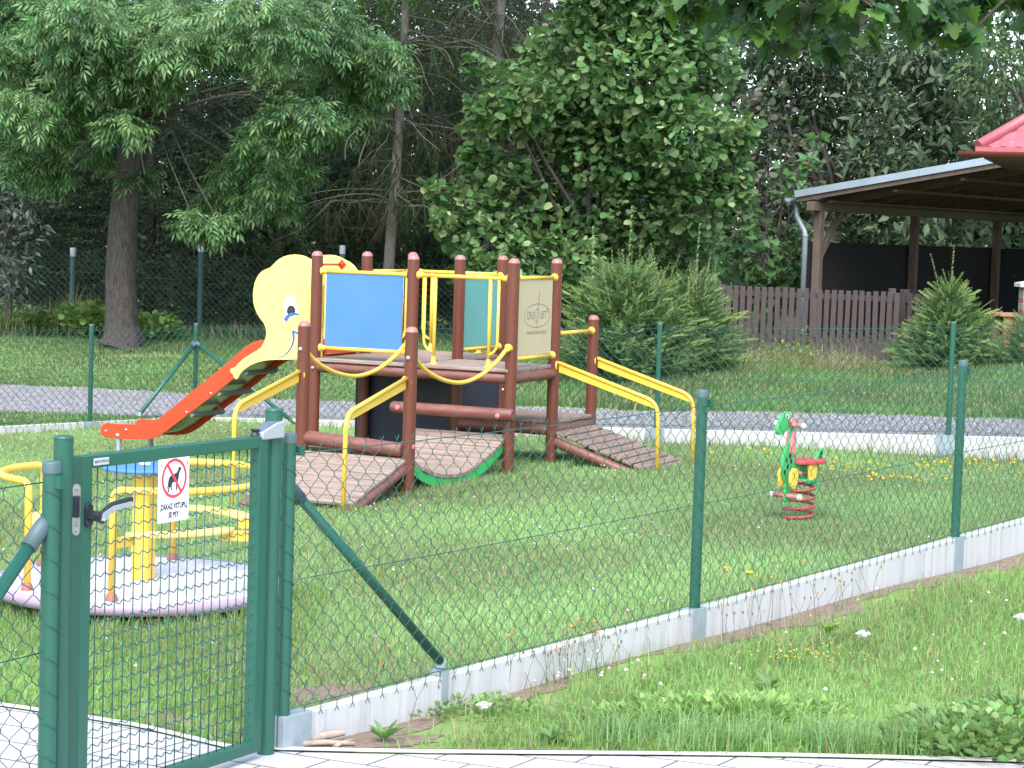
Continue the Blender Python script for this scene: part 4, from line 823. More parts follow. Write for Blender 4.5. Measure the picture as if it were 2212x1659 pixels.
ztp=1.40; mb=MB(); mb.box((bq[0],bq[1],(zb_+ztp)/2),(.24,.24,ztp-zb_)); mb.build('pier_body',M_brk,br,.004); mb=MB(); mb.add([(bq[0]+x*.17,bq[1]+y*.17,ztp+z) for z in(0.002,.05) for x,y in((-1,-1),(1,-1),(1,1),(-1,1))]+[(bq[0],bq[1],ztp+.09)],[(3,2,1,0),(0,1,5,4),(1,2,6,5),(2,3,7,6),(3,0,4,7),(4,5,8),(5,6,8),(6,7,8),(7,4,8)]); mb.build('cap',M_conc,br)
tq=at(2163,678,27.2); M_pine=mat('pine_wood',(.36,.20,.09),.6,(.44,.26,.13),5,stretch=(8,1,1)); zt_=tq[2]; zl=tz(tq[0]+.5,27.3)
tb=thing('garden_table','light brown wooden garden table standing between the small spruce and the brick pier','table',(tq[0]+.55,tq[1]+.3,zl))
mb=MB(); mb.box((tq[0]+.6,tq[1]+.3,zt_-.015),(1.25,.75,.035)); mb.build('table_top',M_pine,tb,.004); mb=MB(); mb.box((tq[0]+.6,tq[1]-.0,zt_-.14),(1.08,.03,.20)); mb.build('apron',M_pine,tb,.003)
for dx in(.08,1.12):
    for dy in(.0,.6): mb=MB(); mb.box((tq[0]+dx,tq[1]+dy,(zt_-.033+zl)/2),(.09,.08,zt_-.033-zl)); mb.build('leg',M_pine,tb,.003)
# ---------------------------------------------------------------- trees and shrubs
M_leaf=leafmat('leaf_surface',.36,.42,.4); M_dull=leafmat('dull_leaf_surface',.30,.65,.15); M_needle=leafmat('needle_surface',.25,.55,.3)
M_bark=mat('grey_brown_bark',(.040,.034,.031),.95,(.10,.086,.076),13,stretch=(2.5,2.5,.6),c3=(.25,.22,.18),s3=30,t3=(.62,.72),spec=.15,bump=.9)
M_barkd=mat('dark_bark',(.05,.043,.037),.9,(.10,.088,.078),8,stretch=(2,2,.5),c3=(.16,.145,.13),s3=14,t3=(.6,.72),spec=.15,bump=.6)
M_twig=mat('pale_twig',(.16,.145,.125),.9,(.22,.20,.175),6)
def rdir(n,bias=(0,0,0),k=1.): 
    d=rng.standard_normal((n,3)); d/=np.linalg.norm(d,axis=1,keepdims=True); return d+k*np.asarray(bias)
def ball(n,c,r,sq=(1,1,1),hollow=.35):
    d=rng.standard_normal((n,3)); d/=np.linalg.norm(d,axis=1,keepdims=True); q=(hollow+(1-hollow)*rng.random((n,1)))**.6 if hollow else rng.random((n,1))**.333
    return np.asarray(c)+d*q*r*np.asarray(sq),d
def limb(mb,a,b,r0,r1,sag=.15,n=7,w=.08):
    a=np.asarray(a,float);b=np.asarray(b,float); L_=np.linalg.norm(b-a); m=3 if n<6 else 4
    P=[a+(b-a)*(i/m)+UZ*(sag*L_*math.sin(math.pi*i/m)*.5)+(rng.standard_normal(3)*min(w,.6)*L_*.07 if 0<i<m else 0) for i in range(m+1)]; P=crom(P,3)
    mb.tube(P,[r0+(r1-r0)*(i/(len(P)-1)) for i in range(len(P))],7)
# --- ash
ash=thing('ash_tree','large ash tree with feathery drooping leaves and thick grey trunk left of the slide','tree',at(268,737,30.))
tp=[at(262,752,30.),at(266,735,30),at(263,705,30),at(262,650,30),at(261,590,30),at(265,520,30),at(272,430,30),at(283,340,30),at(297,270,30.1),at(318,190,30.3),at(345,100,30.6),at(372,0,31)]
tr=[.37,.33,.285,.255,.235,.225,.215,.205,.195,.17,.15,.13]; P=crom(tp,4); tr=[.31,.275,.238,.222,.212,.208,.20,.195,.185,.165,.145,.125]; R=np.interp(np.linspace(0,1,len(P)),np.linspace(0,1,12),tr)
mb=MB(); mb.tube(P,list(R),28)
for i in range(len(mb.v)):   # root flare and bark ridges
    x,y,z=mb.v[i]; c=P[min(i//28,len(P)-1)]; a=math.atan2(y-c[1],x-c[0]); k=1+.03*math.sin(7*a+z*2)+(.22*max(0,1-(z-.1)/.50)**2*abs(math.sin(2.2*a+.6))); mb.v[i]=(c[0]+(x-c[0])*k,c[1]+(y-c[1])*k,z)
trk=mb.build('trunk',M_bark,ash)
ASH=[(0,180,70),(120,90,90),(380,40,80),(500,120,60),(50,40,110),(170,50,110),(300,50,110),(430,50,100),(560,50,120),(690,60,110),(790,110,80),(845,180,45),(835,110,40),(740,190,90),(640,170,100),(200,140,95),(330,150,85),(100,150,85),(50,235,75),(170,235,70),(265,265,50),(290,190,80),(35,345,55),(105,365,50),(15,300,40),(130,290,45),(300,380,36),(660,250,75),(600,275,75),(725,265,55),(560,320,55),(505,375,55),(455,435,48),(465,482,36),(545,430,42),(632,335,42),(590,385,38),(655,365,32),(410,470,22),(620,440,25),(230,330,40),(170,200,60),(770,250,50),(250,70,90),(380,95,80),(-40,120,90),(-60,260,80),(-50,20,100)]
rs=np.random.default_rng(11); T,F=leaf_pinnate(); parts=[]; brm=MB(); M_lb=mat('larch_bark',(.15,.135,.12),.9,(.24,.22,.20),7,stretch=(3,3,.6),c3=(.32,.30,.28),s3=18,t3=(.6,.72),bump=.6); fork=at(300,262,30.1); fork2=at(345,100,30.6)
for (u,v,r) in ASH:
    zc=30-rs.uniform(-.6,2.0)*(1 if v>250 else 1.3); c=at(u,v,zc); rm_=r*30/4600*.86; n=int(36+(r/60)**2*90)
    p,d=ball(n,c,rm_,(1.08,1.0,.80),.25)
    dd=d*[1,1,.25]+rng.standard_normal((n,3))*.5+np.array([0,-.3,-.22]); fr=frames(dd,None,rng.normal(0,.35,n))
    col=gcol(n,(.105,.205,.078),.32,.10,(.19,.30,.125),.25); parts.append(scat(T,F,p-fr[0]*.12,fr,rng.uniform(.23,.37,n),col))
    s=fork if (rng.random()<.6 or v>220) else fork2; limb(brm,s,c+UZ*.1,.034 if r>60 else .02,.007,.12 if v<300 else -.12 if v<330 else .32,9,.5) if rng.random()<.7 else None
    for q in p[:3]: limb(brm,c,q,.012,.004,.1,4)
for i in range(34):   # upper crown above the picture, shades everything below
    a=rs.uniform(0,6.28); rr=6.2*math.sqrt(rs.random()); c=np.array([-4.6+rr*math.cos(a),31+rr*.75*math.sin(a),rs.uniform(5.6,11.)]); n=70
    p,d=ball(n,c,1.0,(1,1,.8),.2); dd=d*[1,1,.2]+rng.standard_normal((n,3))*.4+np.array([0,0,-.4]); fr=frames(dd,None,rng.normal(0,.35,n)); parts.append(scat(T,F,p,fr,rng.uniform(.25,.42,n),gcol(n,(.066,.150,.034),.3,.1)))
    if i%3==0: limb(brm,at(372,0,31)+UZ*rs.uniform(0,2),c,.06,.02,.1,6,.5)
big('crown',*[merge(parts)[k] for k in(0,1,2)],M_leaf,ash); brm.build('limbs',M_barkd,ash)
for a_,b_,sg in ((fork,at(312,372,29.2),.5),(at(338,212,29.9),at(322,300,29.3),.1),(at(795,250,29.5),at(745,345,29.2),.15),(at(810,230,29.5),at(775,355,29.4),.1),(at(180,310,29),at(150,345,28.7),.2)):
    mb=MB(); limb(mb,a_,b_,.014,.007,sg,8,.5); mb.build('bare_twig',M_twig,ash)
# --- generic broadleaf built from blobs given at their real positions
def broad(name,label,cat,base,blobs,T,F,size,dens,col,var,m,zc0,zsp,trunkr,dirb=(0,-.2,-.3),pale=None,pp=0,sq=(1,1,.85),limbs=True,hollow=.45,stem=None,group=None,droop=.0,hue=.1,tm=None,seed=1):
    rs=np.random.default_rng(seed); t_=thing(name,label,cat,base,group); parts=[]; mb=MB(); base=np.asarray(base,float)
    top=np.asarray(stem,float) if stem is not None else base+UZ*1.2
    n0=5; P=[base-UZ*.15+(top-base+UZ*.15)*k/n0+(rng.standard_normal(3)*[.04,.04,0] if 0<k<n0 else 0) for k in range(n0+1)]; mb.tube(P,[trunkr*(1.25-.5*k/n0) for k in range(n0+1)],10); tk=mb.build('trunk',tm or M_barkd,t_); lm=MB()
    for (u,v,r) in blobs:
        zc=zc0+rs.uniform(-zsp,zsp); c=at(u,v,zc); rm_=r*zc/4600; n=int(dens*(rm_/.5)**2)+8
        p,d=ball(n,c,rm_,sq,hollow); dd=d*[1,1,.5]+rng.standard_normal((n,3))*.6+np.asarray(dirb); fr=frames(dd,None,rng.normal(0,.8,n))
        parts.append(scat(T,F,p,fr,rng.uniform(size*.7,size*1.25,n),gcol(n,col,var,hue,pale,pp)))
        if limbs: limb(lm,top,c,trunkr*.45,.008,.1,6,.8)
        if limbs:
            for q in p[:4]: limb(lm,c,q,.008,.003,.1,3)
    v_,f_,c_=merge(parts); big('crown',v_,f_,c_,m,t_)
    if limbs: lm.build('limbs',tm or M_barkd,t_)
    return t_
HZ=[(1330,40,120),(1450,70,110),(1240,130,110),(1370,160,125),(1510,150,85),(1100,180,55),(1060,235,60),(1030,140,30),(1150,220,80),(1210,270,100),(1330,300,130),(1470,290,110),(1590,285,50),(1050,340,55),(1000,440,55),(1100,410,95),(1240,440,125),(1390,440,115),(1510,430,80),(955,480,28),(1060,530,80),(1200,560,105),(1340,570,95),(1010,585,40),(930,400,18),(1460,540,80),(1560,360,60),(1410,20,90),(1300,-60,110),(1440,-50,110),(1080,600,60),(1330,640,100),(1160,640,80),(1040,270,40),(990,500,40),(1590,420,35),(1290,240,90)]
T,F=leaf_round()
HZ=[(u,v,r*1.08) for u,v,r in HZ]
broad('hazel_bush','tall hazel bush with large round light green leaves standing behind the climbing tower','bush',at(1270,705,31.),HZ,T,F,.125,380,(.112,.215,.078),.28,M_leaf,30.6,.9,.09,pale=(.28,.37,.17),pp=.18,dirb=(0,-.45,-.25),stem=at(1270,560,31.2),seed=2,hollow=.2)
MPL=leaf_maple()
broad('maple_sapling','young maple with lobed dark green leaves left of the shelter downpipe','tree',at(1665,735,34.2),[(1640,560,55),(1700,560,45),(1600,600,45),(1670,610,55),(1560,610,40),(1735,560,30),(1640,500,35),(1590,520,40),(1700,500,24),(1735,430,20),(1690,420,18),(1745,350,17),(1722,390,16),(1765,300,15),(1688,360,14),(1620,450,26),(1655,655,50),(1590,655,45),(1720,640,35)],*MPL,.15,110,(.085,.18,.065),.25,M_leaf,34.2,.4,.03,pale=(.10,.20,.055),pp=.15,dirb=(0,-.5,-.4),stem=at(1680,520,34.2),seed=3)
broad('copper_shrub','dull shrub with brownish tinted leaves between the hazel bush and the apple trees','shrub',at(1640,700,36.),[(1680,290,60),(1620,350,60),(1740,380,55),(1650,420,55),(1570,330,50),(1700,330,60),(1600,240,55),(1660,220,55),(1620,480,60)],T,F,.11,85,(.07,.098,.055),.3,M_dull,36,.6,.06,pale=(.17,.145,.11),pp=.14,stem=at(1650,500,36),seed=4,hue=.2)
# --- apple trees behind the shelter
LT,LF=leaf_lance()
AP=[('apple_tree','grey green apple tree behind the left end of the shelter roof',(1790,640),[(1700,130,80),(1790,200,90),(1720,260,80),(1800,320,85),(1640,180,70),(1880,330,75),(1730,400,70),(1850,420,80),(1800,470,75),(1900,470,60),(1760,520,55),(1850,150,80),(1650,90,70),(1780,90,80)],(.105,.155,.09),.22,(.16,.21,.145),.22),
 ('apple_tree','apple tree with pale silvery leaves above the middle of the shelter roof',(2000,640),[(1960,200,85),(1990,290,80),(1940,370,75),(2040,360,75),(2080,290,70),(1960,110,90),(2060,190,85),(2120,380,60),(2000,440,60),(1900,240,70),(2050,90,85),(2100,450,55),(1980,500,50)],(.11,.165,.095),.22,(.18,.23,.16),.25),
 ('cherry_tree','tree with long drooping green leaves above the red roof in the top right corner','',[])]
for nm,lb,(ux,vx),bl,c_,vr,pl,pp in [a for a in AP if a[3]]:
    broad(nm,lb,'tree',at(ux,vx,42.),bl,LT,LF,.155,430,c_,vr,M_dull,42,1.1,.13,pale=pl,pp=pp,stem=at(ux,vx-160,42),seed=int(ux),group=None,dirb=(0,-.2,-.1),hollow=.3)
broad('cherry_tree','tree with long drooping green leaves above the red roof in the top right corner','tree',at(2260,640,38.),[(2130,200,50),(2170,140,60),(2200,230,60),(2140,280,40),(2190,60,70),(2230,150,80),(2090,150,40),(2240,300,70),(2120,90,50),(2190,330,45)],LT,LF,.17,150,(.080,.140,.060),.28,M_dull,38,.8,.14,dirb=(0,-.1,-1.0),stem=at(2260,330,38),seed=9,pale=(.30,.25,.06),pp=.01)
# --- maple limb hanging in from the right, tree standing outside the picture
broad('maple_tree','maple with big dark lobed leaves hanging into the top right corner','tree',(5.3,13.6,tz(5.3,13.6)),[(u,v-34,r) for u,v,r in [(1500,20,55),(1560,60,50),(1600,20,60),(1630,80,50),(1665,135,30),(1700,30,70),(1720,90,45),(1780,30,75),(1770,105,50),(1800,140,26),(1850,30,75),(1860,95,40),(1930,30,70),(1960,85,35),(2030,30,70),(2050,85,50),(2075,128,22),(2110,40,50),(1470,50,30),(1650,-20,90),(1800,-30,90),(1950,-30,90),(2100,-30,90),(2180,-10,70),(1560,-30,70),(2230,-10,90),(2300,60,80)]],*MPL,.135,190,(.042,.098,.032),.30,M_leaf,12.8,.9,.10,pale=(.075,.155,.03),pp=.22,dirb=(0,-.15,-.65),stem=(5.0,13.5,5.6),seed=12,hollow=.15,sq=(1,1.4,.75))
# --- larches
def larch(label,pts,zc,r0,r1,nb,seed,zmin,xr):
    rs=np.random.default_rng(seed); P=crom([at(u,v,z) for u,v,z in pts],4); t_=thing('larch_tree',label,'tree',P[-1]); mb=MB(); mb.tube(P,list(np.linspace(r0,r1,len(P))),12); mb.build('trunk',M_lb,t_); lm=MB(); parts=[]; T,F=shoot(30,1.,.055,.0035,.25)
    for i in range(nb):
        k=rs.random(); b=P[int(k*(len(P)-1))]
        if b[2]<zmin: continue
        a=rs.uniform(0,6.28); ln=rs.uniform(.7,xr); e=b+np.array([ln*math.cos(a),ln*.7*math.sin(a)-.2,-rs.uniform(.1,.7)]); limb(lm,b,e,.010,.003,.18,7,.5)
        n=26; tt=rng.random(n)**.7; p=b+(e-b)*tt[:,None]+UZ*(.18*np.linalg.norm(e-b)*np.sin(np.pi*tt)*.5)[:,None]+rng.normal(0,.05,(n,3))
        dd=np.stack([rng.normal(0,.35,n),rng.normal(0,.35,n),-np.abs(rng.normal(.8,.3,n))],-1); fr=frames(dd,np.tile([1.,.1,0],(n,1)),rng.uniform(0,6,n)); parts.append(scat(T,F,p,fr,rng.uniform(.3,.8,n),gcol(n,(.048,.078,.026) if rs.random()<.72 else (.10,.08,.055),.3,.1)))
    big('crown',*merge(parts),M_needle,t_); lm.build('limbs',M_twig,t_); return t_
larch('thin grey larch trunk with hanging twigs directly behind the blue panel of the tower','. '.split() and [(885,-160,33),(878,0,33),(870,120,33),(864,230,33),(855,380,33),(845,500,33),(836,640,33)],33,.058,.088,120,21,2.2,2.3)
larch('straight pale larch trunk rising out of the top of the hazel bush','. '.split() and [(1092,-160,34),(1080,0,34),(1071,130,34),(1060,280,34),(1045,450,34),(1035,640,34)],34,.085,.125,120,22,2.2,2.6)
# --- dark spruces behind the old fence
def spruce(label,x,y,h,R,n,seed,col,tip=None,shl=(.35,.6),name='spruce_tree',cat='tree',tipf=.15,trunk=.10,zlow=.02,prof=.85,needle=(16,.13,.02),base=None,up=.1,lead=()):
    rs=np.random.default_rng(seed); zb=tz(x,y) if base is None else base; t_=thing(name,label,cat,(x,y,zb)); mb=MB(); mb.tube([(x,y,zb-.1),(x,y,zb+h*.55),(x,y,zb+h)],[trunk,trunk*.5,trunk*.12],9); mb.build('trunk',M_barkd,t_)
    k=rs.random(n); zz=zlow+(1-zlow)*(1-np.sqrt(1-k*.97)); rad=R*(1-zz)**prof*(.35+.65*np.sqrt(rs.random(n)))*(1+.14*np.sin(zz*37+seed)); a=rs.uniform(0,6.283,n)
    p=np.stack([x+rad*np.cos(a),y+rad*np.sin(a),zb+h*zz-.18*rad/R*R*.4],-1); dd=np.stack([np.cos(a),np.sin(a),np.full(n,up)],-1)+rs.normal(0,.38,(n,3)); fr=frames(dd,None,rs.uniform(0,6,n)); T,F=shoot(needle[0],1.,needle[1],needle[2],.12)
    c=gcol(n,col,.28,.1)
    if tip is not None: q=(rs.random(n)<tipf); c[q]=gcol(int(q.sum()),tip,.2,.1)
    parts=[scat(T,F,p-fr[0]*.1,fr,rs.uniform(*shl,n),c)]
    if lead:
        T2,F2=shoot(34,1.,.085,.012,0)
        pl=np.array([(x+dx,y+dy,zb+z0) for dx,dy,z0,l,tx,ty in lead]); dl=np.array([(tx,ty,1.) for *_,tx,ty in lead]); parts.append(scat(T2,F2,pl,frames(dl,np.tile([1.,.2,0],(len(lead),1))),np.array([l[3] for l in lead]),gcol(len(lead),tip,.15,.08)))
    big('crown',*merge(parts),M_needle,t_); return t_
for i,(x,y,h,R,lb) in enumerate([(-8.6,35.2,7.5,2.0,'dark spruce at the far left edge behind the old fence'),(-6.2,36.2,8.2,2.2,'dark spruce directly behind the ash trunk'),(-3.9,35.4,7.8,2.2,'dark spruce between the ash trunk and the elephant head'),(-1.6,36.0,8.6,2.2,'dark spruce behind the thin larch trunk'),(.4,37.0,8.0,2.1,'dark spruce in deep shade behind the hazel bush')]):
    spruce(lb,x,y,h,R,3200,40+i,(.030,.056,.028),(.055,.085,.038),(.40,.75)).__setitem__('group','dark spruces behind the old fence')
# --- spruce bushes by the picket fence
tipc=(.20,.26,.085); gcn=(.055,.11,.034)
def mkleads(seed,n,w,h,hl):
    r_=np.random.default_rng(seed); return [(r_.normal(0,w),r_.normal(0,w*.7),h*r_.uniform(.70,.93),r_.uniform(*hl),r_.normal(0,.22),r_.normal(0,.2)) for _ in range(n)]
b1=at(1348,815,25.4); b2_=at(1492,812,25.9); b3_=at(2045,795,26.3); b4_=at(2215,775,25.8)
def spruce_bush(label,c,h,R,nb,seed,lead=(),zsk=.10,rise=.06,prof=.75):
    rs=np.random.default_rng(seed); x,y=c[0],c[1]; zb=tz(x,y); t_=thing('spruce_bush',label,'bush',(x,y,zb)); mb=MB(); mb.tube([(x,y,zb-.1),(x,y,zb+h*.6),(x,y,zb+h)],[.035,.02,.006],8); mb.build('trunk',M_barkd,t_)
    P=[];D=[];S=[];Tp=[]
    for i in range(nb):
        k=(i+.5)/nb; z0=zsk*h+h*.88*(1-(1-k)**.62); a=i*2.39996+rs.normal(0,.25); zz=z0/h; Lb=R*max(.16,(1-zz)**prof)*rs.uniform(.72,1.18); rz_=rise+.95*zz**2.2+rs.normal(0,.10); d=nrm([math.cos(a),math.sin(a),rz_]); o=np.array([x,y,zb+z0-.10*Lb]); m=max(3,int(Lb/.055)); sd=nrm(np.cross(d,UZ)); un=np.cross(sd,d)
        for j in range(m):
            t=.30+.70*(j/(m-1)); p=o+d*Lb*t+UZ*(.16*Lb*t*t); last=(j==m-1)
            for sg in((0,) if last else (-1,1)):
                dd=d+sg*sd*rs.uniform(.65,1.0)+un*rs.normal(.12,.16); P.append(p+rs.normal(0,.012,3)); D.append(dd); S.append((rs.uniform(.09,.15) if sg else rs.uniform(.12,.19))*(1.05-.25*t if sg else 1)); Tp.append(t>.85 or last)
            if rs.random()<.35: P.append(p); D.append(d*.5+un+rs.normal(0,.3,3)); S.append(rs.uniform(.10,.16)); Tp.append(False)
    P=np.array(P);D=np.array(D);S=np.array(S);Tp=np.array(Tp); n=len(P); col=gcol(n,(.078,.152,.048),.28,.08); q=Tp&(rs.random(n)<.7); col[q]=gcol(int(q.sum()),(.23,.32,.11),.2,.08)
    T,F=shoot(30,1.,.17,.030,.04); parts=[scat(T,F,P,frames(D,None,rs.uniform(0,6,n)),S,col)]
    if len(lead):
        T2,F2=shoot(60,1.,.060,.020,0); pl=np.array([(x+dx,y+dy,zb+z0) for dx,dy,z0,l,tx,ty in lead]); dl=np.array([(tx,ty,1.) for *_,tx,ty in lead]); parts.append(scat(T2,F2,pl,frames(dl,np.tile([1.,.2,0],(len(lead),1))),np.array([l[3] for l in lead]),gcol(len(lead),(.25,.32,.13),.12,.06)))
    big('crown',*merge(parts),M_needle,t_)
spruce_bush('bushy spruce with tall pale leader shoots just right of the climbing tower',b1,1.26,.98,430,51,mkleads(1,34,.42,1.30,(.28,.55))+[(0,0,1.3,.80,.02,0),(-.42,0,1.0,.85,-.02,0),(.12,.1,1.2,.5,.05,0)],prof=.55)
spruce_bush('second bushy spruce leaning against the left end of the picket fence',b2_,1.16,.72,320,52,mkleads(2,18,.28,1.22,(.25,.45))+[(0,0,1.1,.78,.05,0)],prof=.6)
spruce_bush('small christmas tree shaped spruce with two thin leaders in front of the shelter',b3_,1.06,.72,330,53,[(0,0,1.0,.56,.03,0),(-.13,0,.98,.48,-.30,0),(-.1,0,.95,.2,-.9,0),(.1,0,.98,.2,.9,.1),(.3,0,.72,.3,1.3,0),(.42,0,.62,.3,1.2,0)],prof=.85)
spruce_bush('low spruce cut off by the right edge in front of the wooden table',b4_,.62,.46,80,54)
# --- willow-like grey bush at the left edge
broad('grey_bush','grey green narrow leaved bush at the left edge behind the ash leaves','bush',at(15,690,33.),[(10,440,70),(60,430,50),(-40,500,80),(30,520,60),(70,500,40),(-20,580,70),(40,590,50),(-60,420,80)],LT,LF,.15,110,(.10,.13,.095),.28,M_dull,33,.6,.05,pale=(.26,.29,.24),pp=.25,stem=at(10,540,33),seed=31)
broad('beech_tree','dark purple leaved tree seen under the ash crown behind the trunk','tree',at(420,690,38.),[(420,330,70),(500,300,70),(350,360,60),(560,370,70),(460,410,70),(220,380,60),(170,420,60),(380,430,60),(620,420,70),(480,250,80),(250,450,60),(690,380,70),(760,440,80)],T,F,.13,110,(.022,.024,.020),.4,M_dull,38,1.,.1,pale=(.05,.045,.05),pp=.2,stem=at(420,480,38),seed=33,hue=.2)
# --- far wood as one mass
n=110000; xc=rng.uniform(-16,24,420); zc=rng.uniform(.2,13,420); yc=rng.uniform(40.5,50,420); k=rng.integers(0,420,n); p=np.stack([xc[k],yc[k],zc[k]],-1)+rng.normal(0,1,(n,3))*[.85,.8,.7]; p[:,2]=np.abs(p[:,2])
fr=frames(rdir(n,(0,-.3,-.4)),None,rng.uniform(-1,1,n)); v,f_,c=scat(LT,LF,p,fr,rng.uniform(.2,.36,n),gcol(n,(1,1,1),.3,.10)*(np.array([.046,.074,.038])+sst(-3,6,p[:,0:1])*np.array([.075,.105,.060]))); setting(big('wood',v,f_,c,M_dull),'stuff','dense dark wood behind the trees')  # leaf colour lightens rightwards: canopy shade and haze are painted in
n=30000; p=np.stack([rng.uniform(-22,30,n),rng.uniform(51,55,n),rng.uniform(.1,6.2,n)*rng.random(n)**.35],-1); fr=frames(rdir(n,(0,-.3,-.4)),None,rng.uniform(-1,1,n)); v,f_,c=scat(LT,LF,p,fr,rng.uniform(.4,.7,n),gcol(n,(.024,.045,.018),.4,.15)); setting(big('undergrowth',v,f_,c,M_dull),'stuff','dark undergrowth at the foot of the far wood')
# ---------------------------------------------------------------- grass, weeds and flowers
M_grass=leafmat('grass_blade',.42,.6,.2)
def in_soil(x,y):
    m=np.zeros(len(x),bool)
    for cx,cy,rx,ry,rot in SOIL:
        dx,dy=x-cx,y-cy; a=dx*math.cos(rot)+dy*math.sin(rot); b=-dx*math.sin(rot)+dy*math.cos(rot); m|=((a/rx)**2+(b/ry)**2<rng.uniform(.0,1.0,len(x)))
    return m
def blades(n,xy,h,w,col,lean=.5):
    """bent blades (5 vertices, 3 triangles)"""
    a=rng.uniform(0,6.283,n); ex=np.stack([np.cos(a),np.sin(a),0*a],-1); ey=np.stack([-np.sin(a),np.cos(a),0*a],-1); ln=np.abs(rng.normal(0,lean,n))[:,None]; h=h[:,None]; w=w[:,None]
    b=np.stack([xy[:,0],xy[:,1],terr(xy[:,0],xy[:,1])],-1); mid=b+UZ*h*.58+ey*h*ln*.30; tip=b+UZ*h*(1-.25*ln.clip(0,1.5))+ey*h*ln
    V=np.stack([b-ex*w*.5,b+ex*w*.5,mid+ex*w*.42,mid-ex*w*.42,tip],1).reshape(-1,3); o=(np.arange(n)*5)[:,None,None]
    F=(np.array([(0,1,2),(0,2,3),(3,2,4)])[None]+o).reshape(-1,3); return V,F,np.repeat(col,5,axis=0)
def patchy(x,y,s=1.): return .5+.25*np.sin(1.9*x*s+1.3*np.sin(1.1*y*s))+.25*np.sin(1.4*y*s+1.7*np.sin(.9*x*s+2))
def gcolors(x,y,n,base,dry=.12):
    c=gcol(n,base,.15,.07); p=patchy(x,y,1.3)[:,None]; c*=(.80+.40*p); k=rng.random(n)<dry*(1.7-1.4*p[:,0]); c[k]=gcol(int(k.sum()),(.33,.29,.16),.15,.06); return c.clip(0,.8)
def field(n,x0,x1,y0,y1,dens=None):
    y=np.sqrt(rng.random(n)*(y1**2-y0**2)+y0**2); x=rng.uniform(-1,1,n)*(.285*y+.6); m=(x>x0)&(x<x1); return x[m],y[m]
side=lambda x,y:(x-FL0[0])*FLn[0]+(y-FL0[1])*FLn[1]      # >0 outside the right-hand fence
parts=[]
# inner lawn
x,y=field(740000,-9,9,6.3,23.2); keep=(side(x,y)<-.04)&(y<back_line(x)-.05)&(y>pav_edge(x)+.02)&~in_soil(x,y)&(((x-CC[0])**2+(y-CC[1])**2)>.60**2)&((x>GL[0])|((x-GL[0])*(-.872)-(y-GL[1])*(-.4895)<16))
x,y=x[keep],y[keep]; n=len(x); far=np.clip((y-7)/13,0,1); h=(.022+.022*rng.random(n))*(1+.5*patchy(x,y,.8))*(1+.25*far)
near=np.abs(side(x,y)); h*=1+1.1*np.exp(-near/.12)
u_=(x-TA[0])*U3[0]+(y-TA[1])*U3[1]; v_=(x-TA[0])*V3[0]+(y-TA[1])*V3[1]; und=(u_>-.2)&(u_<2.0)&(v_>-1.8)&(v_<2.0); h*=np.where(und,1.5,1)*np.where((x-1.985)**2+(y-14.15)**2<.09,.5,1)*np.where((x-CC[0])**2+(y-CC[1])**2<.9,.45,1)
w_=(.0042+.0050*far)*(.8+.5*rng.random(n)); parts.append(blades(n,np.stack([x,y],-1),h,w_,gcolors(x,y,n,(.255,.39,.155),.17),.6))
# ragged tufts around post feet and the carousel
def tuft(cx,cy,n,r,h0,h1,base,dry=.1,lean=.5,w0=.004):
    a=rng.uniform(0,6.283,n); q=r*np.sqrt(rng.random(n)); xx=cx+q*np.cos(a); yy=cy+q*np.sin(a); parts.append(blades(n,np.stack([xx,yy],-1),rng.uniform(h0,h1,n),w0*(.8+.5*rng.random(n)),gcolors(xx,yy,n,base,dry),lean))
for a in np.linspace(200,345,12): r_=.70+.07*rng.random(); tuft(CC[0]+r_*math.cos(math.radians(a)),CC[1]+r_*math.sin(math.radians(a)),26,.07,.04,.11,(.18,.30,.085),.2,.7)
for (u,v) in [(0,0),(.89,0),(1.78,0),(1.78,.89),(1.695,-1.62),(.8,-1.62),(1.78,1.77),(1.68,-2.58),(2.73,.885),(2.73,1.775),(1.3,-2.5),(2.75,1.3),(1.0,-2.5)]: q=L(u,v,0); tuft(q[0],q[1]-.03,60,.13,.05,.13,(.18,.30,.085),.1,.6,.005)
for t in np.linspace(.2,7,60): q=FL0+FLd*t-FLn*.06; tuft(q[0],q[1],16,.05,.04,.12,(.19,.31,.09),.15,.6)
for t in np.linspace(-5.8,6,90): tuft(t,back_line(t)-.12,26,.10,.05,.16,(.18,.29,.085),.25,.6,.007)
# outer verge in front of the fence
x=rng.uniform(-.9,6.4,300000); y=rng.uniform(6.5,15.5,300000); s=side(x,y); soilw=.17+.07*np.sin((x*FLd[0]+y*FLd[1])*2.3)+.05*rng.random(len(x))
keep=(s>soilw-.10*rng.random(len(x)))&(y>pav_edge(x)+.03)&(np.abs(x)<.36*y+.8)&~in_soil(x,y)&(rng.random(len(x))<np.clip((s-soilw)*3.2,.16,1)*np.where(x<-.2,.55,1)); x,y=x[keep],y[keep]; n=len(x)
edge=np.clip((y-pav_edge(x))/.5,0,1); h=(.026+.055*rng.random(n)**1.8)*(.75+.7*patchy(x,y,1.6)); parts.append(blades(n,np.stack([x,y],-1),h,(.0040+.0014*rng.random(n)),gcolors(x,y,n,(.22,.36,.115),.13),1.05))
for i in range(70): t=rng.random(); xx=.2+3.2*t**.8; tuft(xx+.2*rng.random(),pav_edge(xx)+.05+.28*rng.random()**1.5,44,.09,.07,.19,(.19,.32,.12),.08,.9,.0042)
